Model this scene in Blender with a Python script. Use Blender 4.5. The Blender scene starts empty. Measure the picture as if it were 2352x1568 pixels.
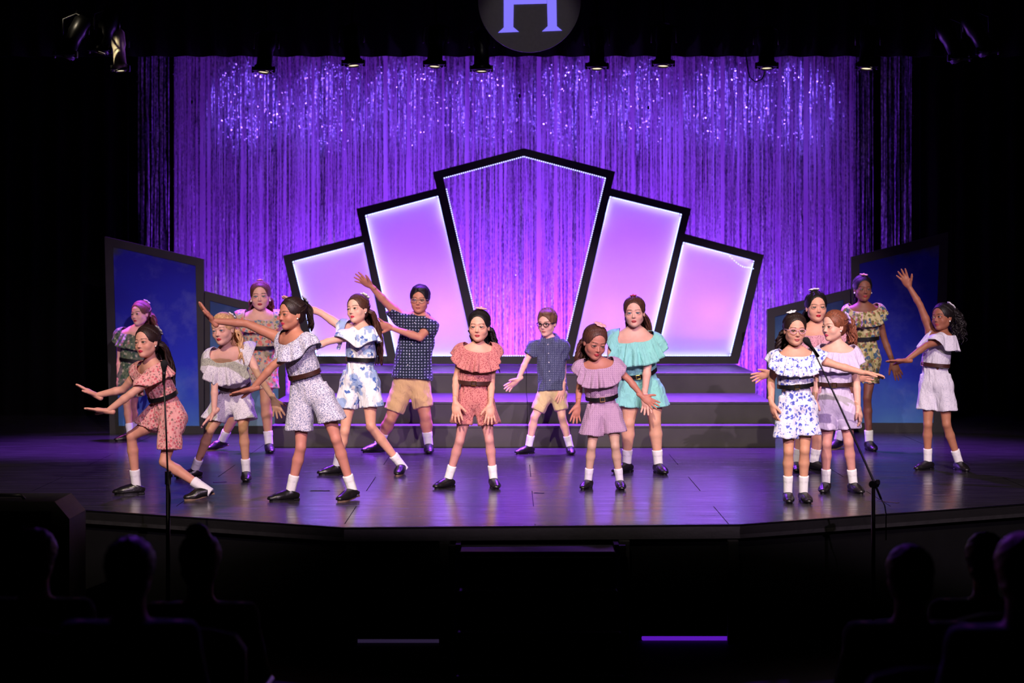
import bpy, bmesh, math, random
import numpy as np
from mathutils import Vector, Matrix

# ------------------------------------------------------------------ camera, world, exposure
scene = bpy.context.scene
COL = scene.collection
FPX = 4000.0            # focal length in pixels of the 2352 x 1568 frame
EYE = 1.6               # camera height above the stage floor
HORIZ = 620.0           # pixel row of the horizon
CX = 1176.0

cam_d = bpy.data.cameras.new('camera')
cam = bpy.data.objects.new('camera', cam_d)
COL.objects.link(cam)
cam.location = (0, 0, EYE)
cam.rotation_euler = (math.pi / 2, 0, 0)
cam_d.sensor_width = 36.0
cam_d.lens = FPX * 36.0 / 2352.0
cam_d.shift_y = -(784.0 - HORIZ) / 2352.0
cam_d.clip_end = 200
cam_d.dof.use_dof = True
cam_d.dof.focus_distance = 12.9
cam_d.dof.aperture_fstop = 1.9
scene.camera = cam

world = bpy.data.worlds.new('world')
scene.world = world
world.use_nodes = True
world.node_tree.nodes['Background'].inputs[0].default_value = (0, 0, 0, 1)
world.node_tree.nodes['Background'].inputs[1].default_value = 0.0

vs = scene.view_settings
vs.view_transform = 'Standard'
vs.look = 'None'
vs.exposure = 0.0
vs.gamma = 1.0
vs.use_curve_mapping = False


def P(x, y, Y):
    """pixel (x, y) of the photograph at depth Y (metres from the camera) -> world point"""
    return np.array([(x - CX) * Y / FPX, Y, EYE - (y - HORIZ) * Y / FPX])


def floorY(y, z=0.0):
    return FPX * (EYE - z) / (y - HORIZ)


# ------------------------------------------------------------------ lights
def aim(o, target):
    d = Vector(target) - o.location
    o.rotation_euler = d.to_track_quat('-Z', 'Y').to_euler()


def spot(name, loc, target, power, color, angle, blend=0.5, radius=0.12):
    d = bpy.data.lights.new(name, 'SPOT')
    d.energy = power; d.color = color; d.spot_size = math.radians(angle)
    d.spot_blend = blend; d.shadow_soft_size = radius
    o = bpy.data.objects.new(name, d); COL.objects.link(o)
    o.location = loc; aim(o, target)
    return o


def area(name, loc, target, power, color, sx, sy, spread=180):
    d = bpy.data.lights.new(name, 'AREA')
    d.shape = 'RECTANGLE'; d.size = sx; d.size_y = sy
    d.energy = power; d.color = color; d.spread = math.radians(spread)
    o = bpy.data.objects.new(name, d); COL.objects.link(o)
    o.location = loc; aim(o, target)
    return o


VIOLET = (0.28, 0.035, 1.0)
DEEP = (0.31, 0.06, 1.0)
# front-of-house lamps above the audience, warmer from the left and lavender from the right
spot('front_spot_warm', (-3.6, 3.0, 8.0), (-2.2, 13.2, 0.7), 4300, (1.0, 0.82, 0.64), 26, 0.5, 0.05)
spot('front_spot_warm', (-0.6, 3.0, 8.0), (0.7, 13.2, 0.7), 4300, (1.0, 0.84, 0.70), 26, 0.5, 0.05)
spot('front_spot_warm', (3.0, 3.0, 8.0), (3.0, 13.2, 0.7), 3600, (1.0, 0.84, 0.70), 22, 0.6, 0.05)
spot('front_spot_lavender', (1.6, 1.0, 5.5), (-1.4, 13.2, 0.7), 3500, (0.96, 0.66, 1.0), 24, 0.5, 0.05)
spot('front_spot_lavender', (4.2, 1.0, 5.5), (2.0, 13.2, 0.7), 3500, (0.96, 0.66, 1.0), 24, 0.5, 0.05)
# violet wash hanging over the back of the stage
for x in (-3.0, -1.2, 0.6, 2.4):
    spot('back_wash', (x, 17.4, 5.4), (x * .85, 13.6, 0), 7500, DEEP, 76, 0.6, 0.2)
# violet lamps of the visible bar, aimed down at the dance floor
for x in (-2.29, -0.71, 0.78, 2.35):
    spot('bar_wash', (x, 15.95, 3.40), (x * 1.0, 14.0, 0), 750, DEEP, 58, 0.7, 0.06)
# violet ground row behind the curtain and before it
area('ground_row', (0.03, 19.78, 0.12), (0.03, 20.4, 2.2), 430, VIOLET, 5.4, 0.2)
area('ground_row_front', (0.03, 19.05, 0.25), (0.03, 19.5, 2.0), 75, VIOLET, 5.6, 0.15)
# blue-violet lamps of the hanging pipe, aimed at the curtain
for x in (-2.85, -2.0, -1.15, -0.3, 0.6, 1.45, 2.3, 3.1):
    spot('curtain_spot', (x, 16.8, 4.15), (x * 1.03, 19.5, 3.42), 330, (0.22, 0.10, 1.0), 23, 0.8, 0.06)
# magenta lamp over the left wing
spot('side_magenta', (-5.2, 17.6, 4.6), (-3.45, 16.3, 1.0), 800, (1.0, 0.12, 0.9), 18, 0.6, 0.1)
# added spot without a fixture, brightens the pale lamp at the upper left
spot('pale_lamp_fill', (-5.0, 13.5, 4.9), (-3.62, 16.05, 3.52), 700, (1.0, .85, .6), 6, .5, .05)


# ------------------------------------------------------------------ material helpers
def lin(c):
    r = []
    for v in c[:3]:
        v = v / 255.0
        r.append(v / 12.92 if v <= 0.04045 else ((v + 0.055) / 1.055) ** 2.4)
    return (r[0], r[1], r[2], 1.0)


class NT:
    def __init__(self, name):
        self.m = bpy.data.materials.new(name)
        self.m.use_nodes = True
        self.t = self.m.node_tree
        self.bsdf = self.t.nodes['Principled BSDF']
        self.out = self.t.nodes['Material Output']

    def n(self, typ, **kw):
        nd = self.t.nodes.new(typ)
        for k, v in kw.items():
            setattr(nd, k, v)
        return nd

    def l(self, a, b):
        self.t.links.new(a, b)

    def set(self, **kw):
        for k, v in kw.items():
            self.bsdf.inputs[k.replace('_', ' ')].default_value = v

    def coords(self, kind='Object', scale=(1, 1, 1), loc=(0, 0, 0)):
        tc = self.n('ShaderNodeTexCoord')
        mp = self.n('ShaderNodeMapping')
        mp.inputs['Scale'].default_value = scale
        mp.inputs['Location'].default_value = loc
        self.l(tc.outputs[kind], mp.inputs['Vector'])
        return mp.outputs['Vector']

    def noise(self, vec, scale, detail=3, rough=0.5):
        n = self.n('ShaderNodeTexNoise')
        n.inputs['Scale'].default_value = scale
        n.inputs['Detail'].default_value = detail
        n.inputs['Roughness'].default_value = rough
        self.l(vec, n.inputs['Vector'])
        return n.outputs['Fac']

    def ramp(self, fac, stops, interp='LINEAR'):
        r = self.n('ShaderNodeValToRGB')
        r.color_ramp.interpolation = interp
        e = r.color_ramp.elements
        e[0].position, e[0].color = stops[0]
        e[1].position, e[1].color = stops[-1]
        for p, c in stops[1:-1]:
            k = e.new(p); k.color = c
        self.l(fac, r.inputs['Fac'])
        return r.outputs['Color']

    def mix(self, fac, a, b):
        m = self.n('ShaderNodeMix', data_type='RGBA')
        if isinstance(fac, float):
            m.inputs['Factor'].default_value = fac
        else:
            self.l(fac, m.inputs['Factor'])
        for i, v in ((6, a), (7, b)):
            if isinstance(v, tuple):
                m.inputs[i].default_value = v
            else:
                self.l(v, m.inputs[i])
        return m.outputs[2]

    def bump(self, height, strength=0.3, dist=0.01):
        b = self.n('ShaderNodeBump')
        b.inputs['Strength'].default_value = strength
        b.inputs['Distance'].default_value = dist
        self.l(height, b.inputs['Height'])
        self.l(b.outputs['Normal'], self.bsdf.inputs['Normal'])


def plain(name, rgb, rough=0.6, metal=0.0, noise=0.12, nscale=8.0, bump=0.0, bscale=60.0, spec=0.5, coat=0.0):
    t = NT(name)
    c = lin(rgb)
    v = t.coords()
    d = tuple(x * (1 - noise) for x in c[:3]) + (1,)
    u = tuple(min(1, x * (1 + noise)) for x in c[:3]) + (1,)
    t.l(t.ramp(t.noise(v, nscale), [(0.3, d), (0.7, u)]), t.bsdf.inputs['Base Color'])
    t.set(Roughness=rough, Metallic=metal)
    t.bsdf.inputs['Specular IOR Level'].default_value = spec
    t.bsdf.inputs['Coat Weight'].default_value = coat
    if bump:
        t.bump(t.noise(v, bscale, 4), bump, 0.004)
    return t.m


def emit(name, rgb, strength, sample=False):
    t = NT(name)
    if not sample:
        t.m.cycles.emission_sampling = 'NONE'      # tiny glowing pieces: found by the rays, not sampled one by one
    t.set(Base_Color=(0, 0, 0, 1))
    t.bsdf.inputs['Emission Color'].default_value = rgb + (1,)
    t.bsdf.inputs['Emission Strength'].default_value = strength
    return t.m


# ------------------------------------------------------------------ mesh helpers
def newmesh(name, V, F, mat, parent=None, smooth=False, colors=None):
    """V (n,3); F list of tuples or array (m,4)"""
    me = bpy.data.meshes.new(name)
    if isinstance(F, np.ndarray) and F.ndim == 2:
        V = np.asarray(V, dtype=np.float32)
        me.vertices.add(len(V)); me.vertices.foreach_set('co', V.ravel())
        k = F.shape[1]
        me.loops.add(F.size); me.loops.foreach_set('vertex_index', F.astype(np.int32).ravel())
        me.polygons.add(len(F))
        me.polygons.foreach_set('loop_start', np.arange(0, F.size, k, dtype=np.int32))
        me.update(calc_edges=True)
        me.validate()
    else:
        me.from_pydata([tuple(map(float, v)) for v in V], [], [tuple(f) for f in F])
        me.update()
    if smooth:
        me.polygons.foreach_set('use_smooth', np.ones(len(me.polygons), dtype=bool))
    if colors is not None:
        a = me.color_attributes.new('Col', 'FLOAT_COLOR', 'POINT')
        cc = np.ones((len(V), 4), dtype=np.float32); cc[:, :3] = colors
        a.data.foreach_set('color', cc.ravel())
    o = bpy.data.objects.new(name, me)
    me.materials.append(mat)
    COL.objects.link(o)
    if parent is not None:
        o.parent = parent
        o.matrix_parent_inverse = Matrix.Translation(-parent.location)
    return o


class MB:
    """collects quads/ngons of one part"""
    def __init__(self):
        self.v = []; self.f = []

    def add(self, V, F):
        b = len(self.v)
        self.v += [tuple(map(float, p)) for p in V]
        self.f += [tuple(i + b for i in q) for q in F]

    def box(self, c, size, R=None):
        sx, sy, sz = (s / 2 for s in size)
        V = np.array([[x, y, z] for x in (-sx, sx) for y in (-sy, sy) for z in (-sz, sz)])
        if R is not None:
            V = V @ np.asarray(R).T
        V = V + np.asarray(c)
        self.add(V, [(0, 1, 3, 2), (4, 6, 7, 5), (0, 4, 5, 1), (2, 3, 7, 6), (0, 2, 6, 4), (1, 5, 7, 3)])

    def bevbox(self, c, size, bev=0.01, R=None):
        sx, sy, sz = (s / 2 for s in size)
        b = min(bev, sx * .9, sy * .9, sz * .9)
        V, idx = [], {}
        for ix in (-1, 1):
            for iy in (-1, 1):
                for iz in (-1, 1):
                    for ax in range(3):
                        p = [ix * (sx - b), iy * (sy - b), iz * (sz - b)]
                        p[ax] = (ix * sx, iy * sy, iz * sz)[ax]
                        idx[(ix, iy, iz, ax)] = len(V); V.append(p)
        F = []
        for ax in range(3):
            o1, o2 = [(1, 2), (0, 2), (0, 1)][ax]
            for s in (-1, 1):
                q = []
                for a, b2 in ((-1, -1), (1, -1), (1, 1), (-1, 1)):
                    k = [0, 0, 0]; k[ax] = s; k[o1] = a; k[o2] = b2
                    q.append(idx[tuple(k) + (ax,)])
                F.append(q)
            for a in (-1, 1):
                for b2 in (-1, 1):
                    k0 = [0, 0, 0]; k0[o1] = a; k0[o2] = b2
                    k0[ax] = -1; k1 = list(k0); k1[ax] = 1
                    F.append([idx[tuple(k0) + (o1,)], idx[tuple(k1) + (o1,)], idx[tuple(k1) + (o2,)], idx[tuple(k0) + (o2,)]])
        for ix in (-1, 1):
            for iy in (-1, 1):
                for iz in (-1, 1):
                    F.append([idx[(ix, iy, iz, a)] for a in range(3)])
        V = np.array(V)
        if R is not None:
            V = V @ np.asarray(R).T
        self.add(V + np.asarray(c), F)

    def prism(self, poly, y0, y1):
        """poly in (x,z), extruded along y"""
        n = len(poly)
        V = [(p[0], y0, p[1]) for p in poly] + [(p[0], y1, p[1]) for p in poly]
        F = [tuple(range(n)), tuple(range(2 * n - 1, n - 1, -1))]
        F += [(i, i + n, (i + 1) % n + n, (i + 1) % n) for i in range(n)]
        self.add(V, F)

    def prismz(self, poly, z0, z1):
        n = len(poly)
        V = [(p[0], p[1], z0) for p in poly] + [(p[0], p[1], z1) for p in poly]
        F = [tuple(range(n - 1, -1, -1)), tuple(range(n, 2 * n))]
        F += [(i, (i + 1) % n, (i + 1) % n + n, i + n) for i in range(n)]
        self.add(V, F)

    def tube(self, pts, rad, seg=8, cap=True):
        pts = [np.asarray(p, float) for p in pts]
        n = len(pts)
        if not hasattr(rad, '__len__'):
            rad = [rad] * n
        prev = None; V = []
        for i in range(n):
            t = pts[min(i + 1, n - 1)] - pts[max(i - 1, 0)]
            t = t / (np.linalg.norm(t) + 1e-9)
            if prev is None:
                a = np.array([0, 0, 1.0]) if abs(t[2]) < .9 else np.array([1.0, 0, 0])
                u = np.cross(a, t)
            else:
                u = prev - t * np.dot(prev, t)
            u /= np.linalg.norm(u) + 1e-9
            w = np.cross(t, u); prev = u
            for k in range(seg):
                a = 2 * math.pi * k / seg
                V.append(pts[i] + rad[i] * (math.cos(a) * u + math.sin(a) * w))
        F = [(i * seg + k, i * seg + (k + 1) % seg, (i + 1) * seg + (k + 1) % seg, (i + 1) * seg + k)
             for i in range(n - 1) for k in range(seg)]
        if cap:
            F += [tuple(range(seg - 1, -1, -1)), tuple((n - 1) * seg + k for k in range(seg))]
        self.add(V, F)

    def sphere(self, c, r, seg=10, rings=6, R=None):
        r = np.array([r, r, r]) if not hasattr(r, '__len__') else np.asarray(r)
        V = [(0, 0, 1)]
        for i in range(1, rings):
            a = math.pi * i / rings
            for k in range(seg):
                b = 2 * math.pi * k / seg
                V.append((math.sin(a) * math.cos(b), math.sin(a) * math.sin(b), math.cos(a)))
        V.append((0, 0, -1))
        V = np.array(V) * r
        if R is not None:
            V = V @ np.asarray(R).T
        V = V + np.asarray(c)
        F = [(0, 1 + k, 1 + (k + 1) % seg) for k in range(seg)]
        for i in range(rings - 2):
            b = 1 + i * seg
            F += [(b + k, b + seg + k, b + seg + (k + 1) % seg, b + (k + 1) % seg) for k in range(seg)]
        e = len(V) - 1; b = 1 + (rings - 2) * seg
        F += [(b + (k + 1) % seg, b + k, e) for k in range(seg)]
        self.add(V, F)

    def build(self, name, mat, parent=None, smooth=False):
        return newmesh(name, self.v, self.f, mat, parent, smooth)


def thing(name, label, cat, loc, group=None):
    o = bpy.data.objects.new(name, None)
    COL.objects.link(o)
    o.empty_display_size = 0.1
    o.location = tuple(map(float, loc))
    tag(o, label, cat, group)
    return o


def tag(o, label=None, cat=None, group=None, kind=None):
    if label: o['label'] = label
    if cat: o['category'] = cat
    if group: o['group'] = group
    if kind: o['kind'] = kind
    return o


def nrm(v):
    v = np.asarray(v, float)
    return v / (np.linalg.norm(v) + 1e-9)

# ------------------------------------------------------------------ stage
M_FLOOR = NT('stage_floor_vinyl')
_v = M_FLOOR.coords()
_n = M_FLOOR.noise(M_FLOOR.coords(scale=(1, 6, 1)), 2.2, 5, .6)
M_FLOOR.l(M_FLOOR.ramp(_n, [(.3, (.018, .016, .019, 1)), (.7, (.034, .031, .036, 1))]), M_FLOOR.bsdf.inputs['Base Color'])
_r = M_FLOOR.ramp(M_FLOOR.noise(M_FLOOR.coords(scale=(.6, 5, 1)), 3.0, 5, .65), [(.3, (.16, .16, .16, 1)), (.7, (.29, .29, .29, 1))])
M_FLOOR.l(_r, M_FLOOR.bsdf.inputs['Roughness'])
M_FLOOR.bsdf.inputs['Specular IOR Level'].default_value = 0.75
M_FLOOR.bump(M_FLOOR.noise(M_FLOOR.coords(scale=(1, 1, 1)), 9.0, 4), 0.12, 0.01)
M_FLOOR = M_FLOOR.m
M_BLK = plain('black_paint', (15, 14, 15), 0.6, noise=.3, bump=.3, bscale=40)
M_FASCIA = plain('scuffed_black_board', (20, 19, 20), 0.55, noise=.4, nscale=14, bump=.3)
M_RISER = plain('dark_grey_riser', (60, 57, 54), 0.7, noise=.25, nscale=3)
M_TREAD = plain('black_tread', (62, 60, 66), 0.45, noise=.2)
M_DRAPE = plain('black_velour', (5, 5, 6), 0.95, noise=.2, spec=.1)
M_FRAME = plain('black_frame_timber', (22, 20, 19), 0.6, noise=.3, bump=.2)
M_METAL = plain('black_steel', (14, 14, 15), 0.35, .6)
M_GREYM = plain('lit_pale_metal', (225, 215, 185), 0.4, .2)  # whitened so the upper left lamp reads as lit

# outline of the floor: angled apron
AP = [(-7.5, 13.61), (-1.043, 10.81), (1.433, 10.94), (7.5, 13.75), (7.5, 21.5), (-7.5, 21.5)]


def clip(poly, n, c):
    out = []
    for i in range(len(poly)):
        a, b = poly[i], poly[(i + 1) % len(poly)]
        da, db = a[0] * n[0] + a[1] * n[1] - c, b[0] * n[0] + b[1] * n[1] - c
        if da <= 0: out.append(a)
        if (da < 0) != (db < 0) and abs(da - db) > 1e-9:
            t = da / (da - db)
            out.append((a[0] + t * (b[0] - a[0]), a[1] + t * (b[1] - a[1])))
    return out


def in_apron(poly):
    for i in range(len(AP)):
        a, b = AP[i], AP[(i + 1) % len(AP)]
        n = (b[1] - a[1], -(b[0] - a[0]))
        poly = clip(poly, n, n[0] * a[0] + n[1] * a[1])
        if len(poly) < 3: return []
    return poly


mb = MB(); mb.prismz(AP, -.06, -.012)
floor = mb.build('floor', M_BLK)
tag(floor, kind='structure')
rows = [10.15, 10.98, 11.8, 12.62, 13.48, 14.32, 15.15, 16.0, 16.85, 17.7, 18.55, 19.4, 20.3, 21.5]
for j in range(len(rows) - 1):
    off = 0.145 if j % 2 == 0 else 0.145 - 1.2
    xs = [off + 2.42 * i for i in range(-4, 5)]
    for i in range(len(xs) - 1):
        g = .003
        q = in_apron([(xs[i] + g, rows[j] + g), (xs[i + 1] - g, rows[j] + g), (xs[i + 1] - g, rows[j + 1] - g), (xs[i] + g, rows[j + 1] - g)])
        if len(q) < 3: continue
        m2 = MB(); m2.prismz(q, -.012, 0)
        m2.build('floor_panel', M_FLOOR, floor)

# apron fascia boards and the black panels under them
def run_board(name, a, b, z0, z1, th, mat, inset=0.0, parent=None):
    a = np.array(a); b = np.array(b)
    d = (b - a) / np.linalg.norm(b - a); n = np.array((d[1], -d[0]))
    if n[1] > 0: n = -n
    p0 = a - n * inset; p1 = b - n * inset
    mb = MB(); mb.prismz([tuple(p0 - n * th), tuple(p1 - n * th), tuple(p1), tuple(p0)], z0, z1)
    return mb.build(name, mat, parent)

wf = thing('wall_front', 'black stage front below the apron', 'stage front', (0, 10.9, -.74)); wf['kind'] = 'structure'
del wf['label'], wf['category']
for a, b in ((AP[0], AP[1]), (AP[1], (-.35, 10.847)), ((-.35, 10.847), AP[2]), (AP[2], AP[3])):
    run_board('fascia_board', a, b, -.085, -.004, .03, M_FASCIA, 0, wf)
    run_board('edge_strip', a, b, -.006, .004, .02, M_METAL, -.004, wf)
for a, b in ((AP[0], (-4.2, 12.18)), ((-4.2, 12.18), AP[1]), (AP[1], (-.37, 10.85)), ((.68, 10.90), AP[2]), (AP[2], (4.4, 12.32)), ((4.4, 12.32), AP[3])):
    run_board('kick_panel', a, b, -.69, -.085, .02, M_DRAPE, .05, wf)
run_board('kick_panel', (-.37, 10.85), (.68, 10.90), -.69, -.085, .02, M_DRAPE, .05, wf)
for x in (-1.0, -.42, .70, 1.38):
    mb = MB(); mb.bevbox((x, 10.87, -.41), (.07, .05, .65), .004); mb.build('post', M_FASCIA, wf)

mb = MB(); mb.box((0, 5.5, -.76), (16, 14, .04))
afl = mb.build('floor_auditorium', plain('dark_hall_floor', (8, 7, 8), .7, noise=.3)); afl['kind'] = 'structure'

# portable steps in front of the stage
t = thing('portable_steps', 'black portable steps set against the stage front', 'steps', (.15, 10.4, -.74))
for i in range(4):
    z = -.115 - .19 * i
    y0 = 10.78 - .26 * (i + 1)
    mb = MB(); mb.bevbox((.155, y0 + .13, z), (.94, .27, .03), .006); mb.build('tread', M_TREAD, t)
    if i < 3:
        mb = MB(); mb.box((.155, y0 + .02, z - .11), (.92, .018, .165)); mb.build('riser', M_BLK, t)
    for sx in (-.44, 0, .44):
        mb = MB(); mb.bevbox((.155 + sx, y0 + .001, z + .002), (.035, .006, .018), .002)
        mb.build('edge_tape', plain('pale_tape', (110, 105, 110), .6) if 'pale_tape' not in bpy.data.materials else bpy.data.materials['pale_tape'], t)
for sx in (-1, 1):
    mb = MB(); mb.prism([(10.80, -.74), (10.80, -.08), (10.66, -.08), (9.72, -.70), (9.72, -.74)], 0, .03)
    V = [(.155 + sx * .485 + (v[1] - .015), v[0], v[2]) for v in mb.v]
    newmesh('stringer', V, mb.f, M_BLK, t)
    mb = MB(); mb.bevbox((.155 + sx * .515, 10.74, -.155), (.065, .05, .12), .004); mb.build('bracket_plate', M_FASCIA, t)

# added lamp strips stand in for violet-lit floor in the gap under the stage
M_UNDER = emit('added_gap_lamp', (0.22, 0.02, 1.0), .45, True)
t = thing('added_gap_lamp', 'added violet strip lamp glowing in the gap below the stage front, right of the steps', 'lamp', (1.1, 10.98, -.74))
mb = MB(); mb.bevbox((1.1, 11.0, -.725), (.56, .03, .022), .004); mb.build('lamp_tube', M_UNDER, t)
mb = MB(); mb.bevbox((1.1, 11.03, -.725), (.60, .03, .03), .004); mb.build('housing', M_METAL, t)
t = thing('added_gap_lamp', 'added dim grey-violet strip lamp in the gap below the stage front, left of the steps', 'lamp', (-.70, 10.92, -.74))
mb = MB(); mb.bevbox((-.70, 10.92, -.725), (.60, .03, .018), .004); mb.build('lamp_tube', emit('added_gap_lamp_dim', (0.16, 0.10, .30), .12), t)
mb = MB(); mb.bevbox((-.70, 10.95, -.725), (.64, .03, .03), .004); mb.build('housing', M_METAL, t)

# ------------------------------------------------------------------ stepped platforms
def platform(x0, x1, y0, y1, z0, z1, label):
    t = thing('stage_platform', label, 'platform', ((x0 + x1) / 2, (y0 + y1) / 2, z0), 'stepped platforms under the arch')
    g = .0015
    mb = MB(); mb.bevbox(((x0 + x1) / 2, (y0 + y1) / 2, z1 - .012), (x1 - x0 - 2 * g, y1 - y0, .024), .004); mb.build('deck', M_TREAD, t)
    mb = MB(); mb.bevbox(((x0 + x1) / 2, y0 + .02, (z0 + z1) / 2 - .012), (x1 - x0 - 2 * g, .022, z1 - z0 - .026), .002); mb.build('riser', M_RISER, t)
    for xx in (x0 + .014, x1 - .014):
        mb = MB(); mb.bevbox((xx, (y0 + y1) / 2 + .02, (z0 + z1) / 2 - .012), (.02, y1 - y0 - .06, z1 - z0 - .026), .002); mb.build('side_panel', M_RISER, t)

XL, XR, XM = -2.17, 2.38, .14
for nm, a, b in (('left', XL, XM), ('right', XM, XR)):
    platform(a, b, 15.72, 15.91, 0, .2, 'lowest dark grey step of the platform, %s half' % nm)
    platform(a, b, 15.912, 17.0, 0, .4, 'middle dark grey platform level, %s half' % nm)
    platform(a, b, 17.002, 18.9, 0, .6, 'top dark grey platform level under the arch, %s half' % nm)

# ------------------------------------------------------------------ lit arch of five panels
YA = 18.28
def A2(x, y, Y=YA):
    p = P(x, y, Y); return (p[0], p[2])

_t = NT('stretched_white_fabric')
_t.bsdf.inputs['Base Color'].default_value = (.8, .8, .82, 1)
_t.set(Roughness=.9)
_tr = _t.n('ShaderNodeBsdfTranslucent'); _tr.inputs['Color'].default_value = (.85, .85, .88, 1)
_mx = _t.n('ShaderNodeMixShader'); _mx.inputs[0].default_value = .55
_t.l(_t.bsdf.outputs[0], _mx.inputs[1]); _t.l(_tr.outputs[0], _mx.inputs[2]); _t.l(_mx.outputs[0], _t.out.inputs['Surface'])
_w = _t.noise(_t.coords(scale=(1, 1, .3)), 2.5, 2); _t.bump(_w, .1, .02)
M_FABRIC = _t.m
M_BULB = emit('led_bulb', (0.48, 0.56, 1.0), 2.6)
M_BULBGLOW = emit('bulb_glow', (0.20, 0.26, 1.0), 15.0, True)  # added glow strips, stand in for the bulbs lighting the fabric edges

arch = thing('lit_arch', 'stepped black arch of five panels edged with tiny blue-white lights on the platform', 'stage set', (.12, YA, .6))
PAN = [
    ('center', [(994, 395), (1203, 340), (1413, 394), (1312, 836), (1094, 836)], [(1018, 408), (1203, 358), (1392, 408), (1294, 818), (1112, 818)], 0.0, False),
    ('midl', [(818, 479), (1004, 432), (1106, 836), (892, 836)], [(838, 494), (1006, 449), (1097, 818), (909, 818)], .02, True),
    ('midr', [(1404, 432), (1588, 479), (1500, 836), (1296, 836)], [(1401, 450), (1567, 491), (1489, 818), (1308, 818)], .02, True),
    ('outl', [(649, 587), (834, 540), (905, 836), (705, 836)], [(670, 600), (836, 556), (893, 818), (725, 818)], .04, True),
    ('outr', [(1573, 536), (1756, 585), (1697, 836), (1500, 836)], [(1570, 555), (1734, 598), (1679, 818), (1509, 818)], .04, True),
]
rngp = random.Random(4)
for nm, outer, inner, dy, has in PAN:
    O = [A2(*p) for p in outer]; I = [A2(*p) for p in inner]
    n = len(O); y0, y1 = YA + dy, YA + dy + .055
    V = [(p[0], y0, p[1]) for p in O] + [(p[0], y0, p[1]) for p in I] + [(p[0], y1, p[1]) for p in O] + [(p[0], y1, p[1]) for p in I]
    F = []
    for i in range(n):
        j = (i + 1) % n
        F += [(i, j, n + j, n + i), (2 * n + j, 2 * n + i, 3 * n + i, 3 * n + j), (i, 2 * n + i, 2 * n + j, j), (n + j, 3 * n + j, 3 * n + i, n + i)]
    fr = newmesh('panel_frame', V, F, M_FRAME, arch)
    cen = np.mean(I, axis=0)
    if has:
        mb = MB(); mb.prism([tuple(cen + (np.array(p) - cen) * 1.02) for p in I], y1 + .002, y1 + .005)
        mb.build('fabric', M_FABRIC, fr)
    bulbs = MB(); tape = MB()
    for i in range(n):
        a, b = np.array(I[i]), np.array(I[(i + 1) % n])
        if nm == 'center' and i == n - 1:      # left side: the string is loose at the top
            b = b + (a - b) * .06
        L = np.linalg.norm(b - a); e = (b - a) / L
        nin = np.array((-e[1], e[0]))
        if nin @ (cen - a) < 0: nin = -nin
        cnt = int(L / .0225)
        for q in range(cnt):
            c = a + e * (q + .5) * L / cnt + nin * .006
            if nm == 'outr' and i == 0 and q > cnt * .62:      # the string sags at the far corner
                u = (q / cnt - .62) / .38
                c = c + np.array((0, -1)) * .09 * math.sin(min(1, u * 1.35) * math.pi * .62)
            bulbs.sphere((c[0], y0 + .004, c[1]), .0072, 6, 4)
        if has:
            m = nin * .004
            q0, q1 = a + m + e * .03, b + m - e * .03
            tape.add([(q0[0], y0 + .02, q0[1]), (q1[0], y0 + .02, q1[1]), (q1[0], y1 - .006, q1[1]), (q0[0], y1 - .006, q0[1])],
                     [(0, 1, 2, 3)])
    o = bulbs.build('light_string', M_BULB, fr, True); o['kind'] = 'stuff'
    if has:
        tape.build('bulb_glow_strip', M_BULBGLOW, fr)
# lamps standing on the platform behind the fabric
for x, y, pw, Y in ((812, 765, 270, .30), (1030, 715, 400, .32), (1394, 725, 400, .32), (1642, 715, 360, .30)):
    p = P(x, y, YA + .06)
    q = (p[0], YA + .07 + Y, max(.80, p[2]))
    spot('panel_uplight', q, (p[0], YA, q[2] + .14), pw, (.40, .12, 1.0), 165, .6, .10)

# ------------------------------------------------------------------ curtain, cyclorama and masking
YC = 19.5
mb = MB(); mb.box(((400 + 1965 - 2 * CX) / 2 * 20.4 / FPX, 20.42, 2.2), (1565 * 20.4 / FPX, .03, 4.6))
cyc = mb.build('wall_back', plain('white_cyclorama', (200, 198, 205), .9, noise=.03)); cyc['kind'] = 'structure'
mb = MB(); mb.box((0, 21.0, 2.6), (16, .05, 5.4))
bw = mb.build('wall_stage_rear', M_DRAPE); bw['kind'] = 'structure'
for nm, x in (('wall_left', -7.6), ('wall_right', 7.6)):
    mb = MB(); mb.box((x, 16, 2.4), (.1, 11, 6.4)); o = mb.build(nm, M_DRAPE); o['kind'] = 'structure'

_t = NT('tinsel_foil')
_t.set(Base_Color=(.72, .66, .85, 1), Metallic=.85, Roughness=.32)
_n = _t.noise(_t.coords(scale=(1, 1, .5)), 55, 3)
_t.l(_t.ramp(_n, [(.38, (.13, .11, .20, 1)), (.64, (.90, .86, .97, 1))]), _t.bsdf.inputs['Base Color'])
_t.bump(_t.noise(_t.coords(), 42, 3), .9, .012)
M_TINSEL = _t.m


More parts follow.
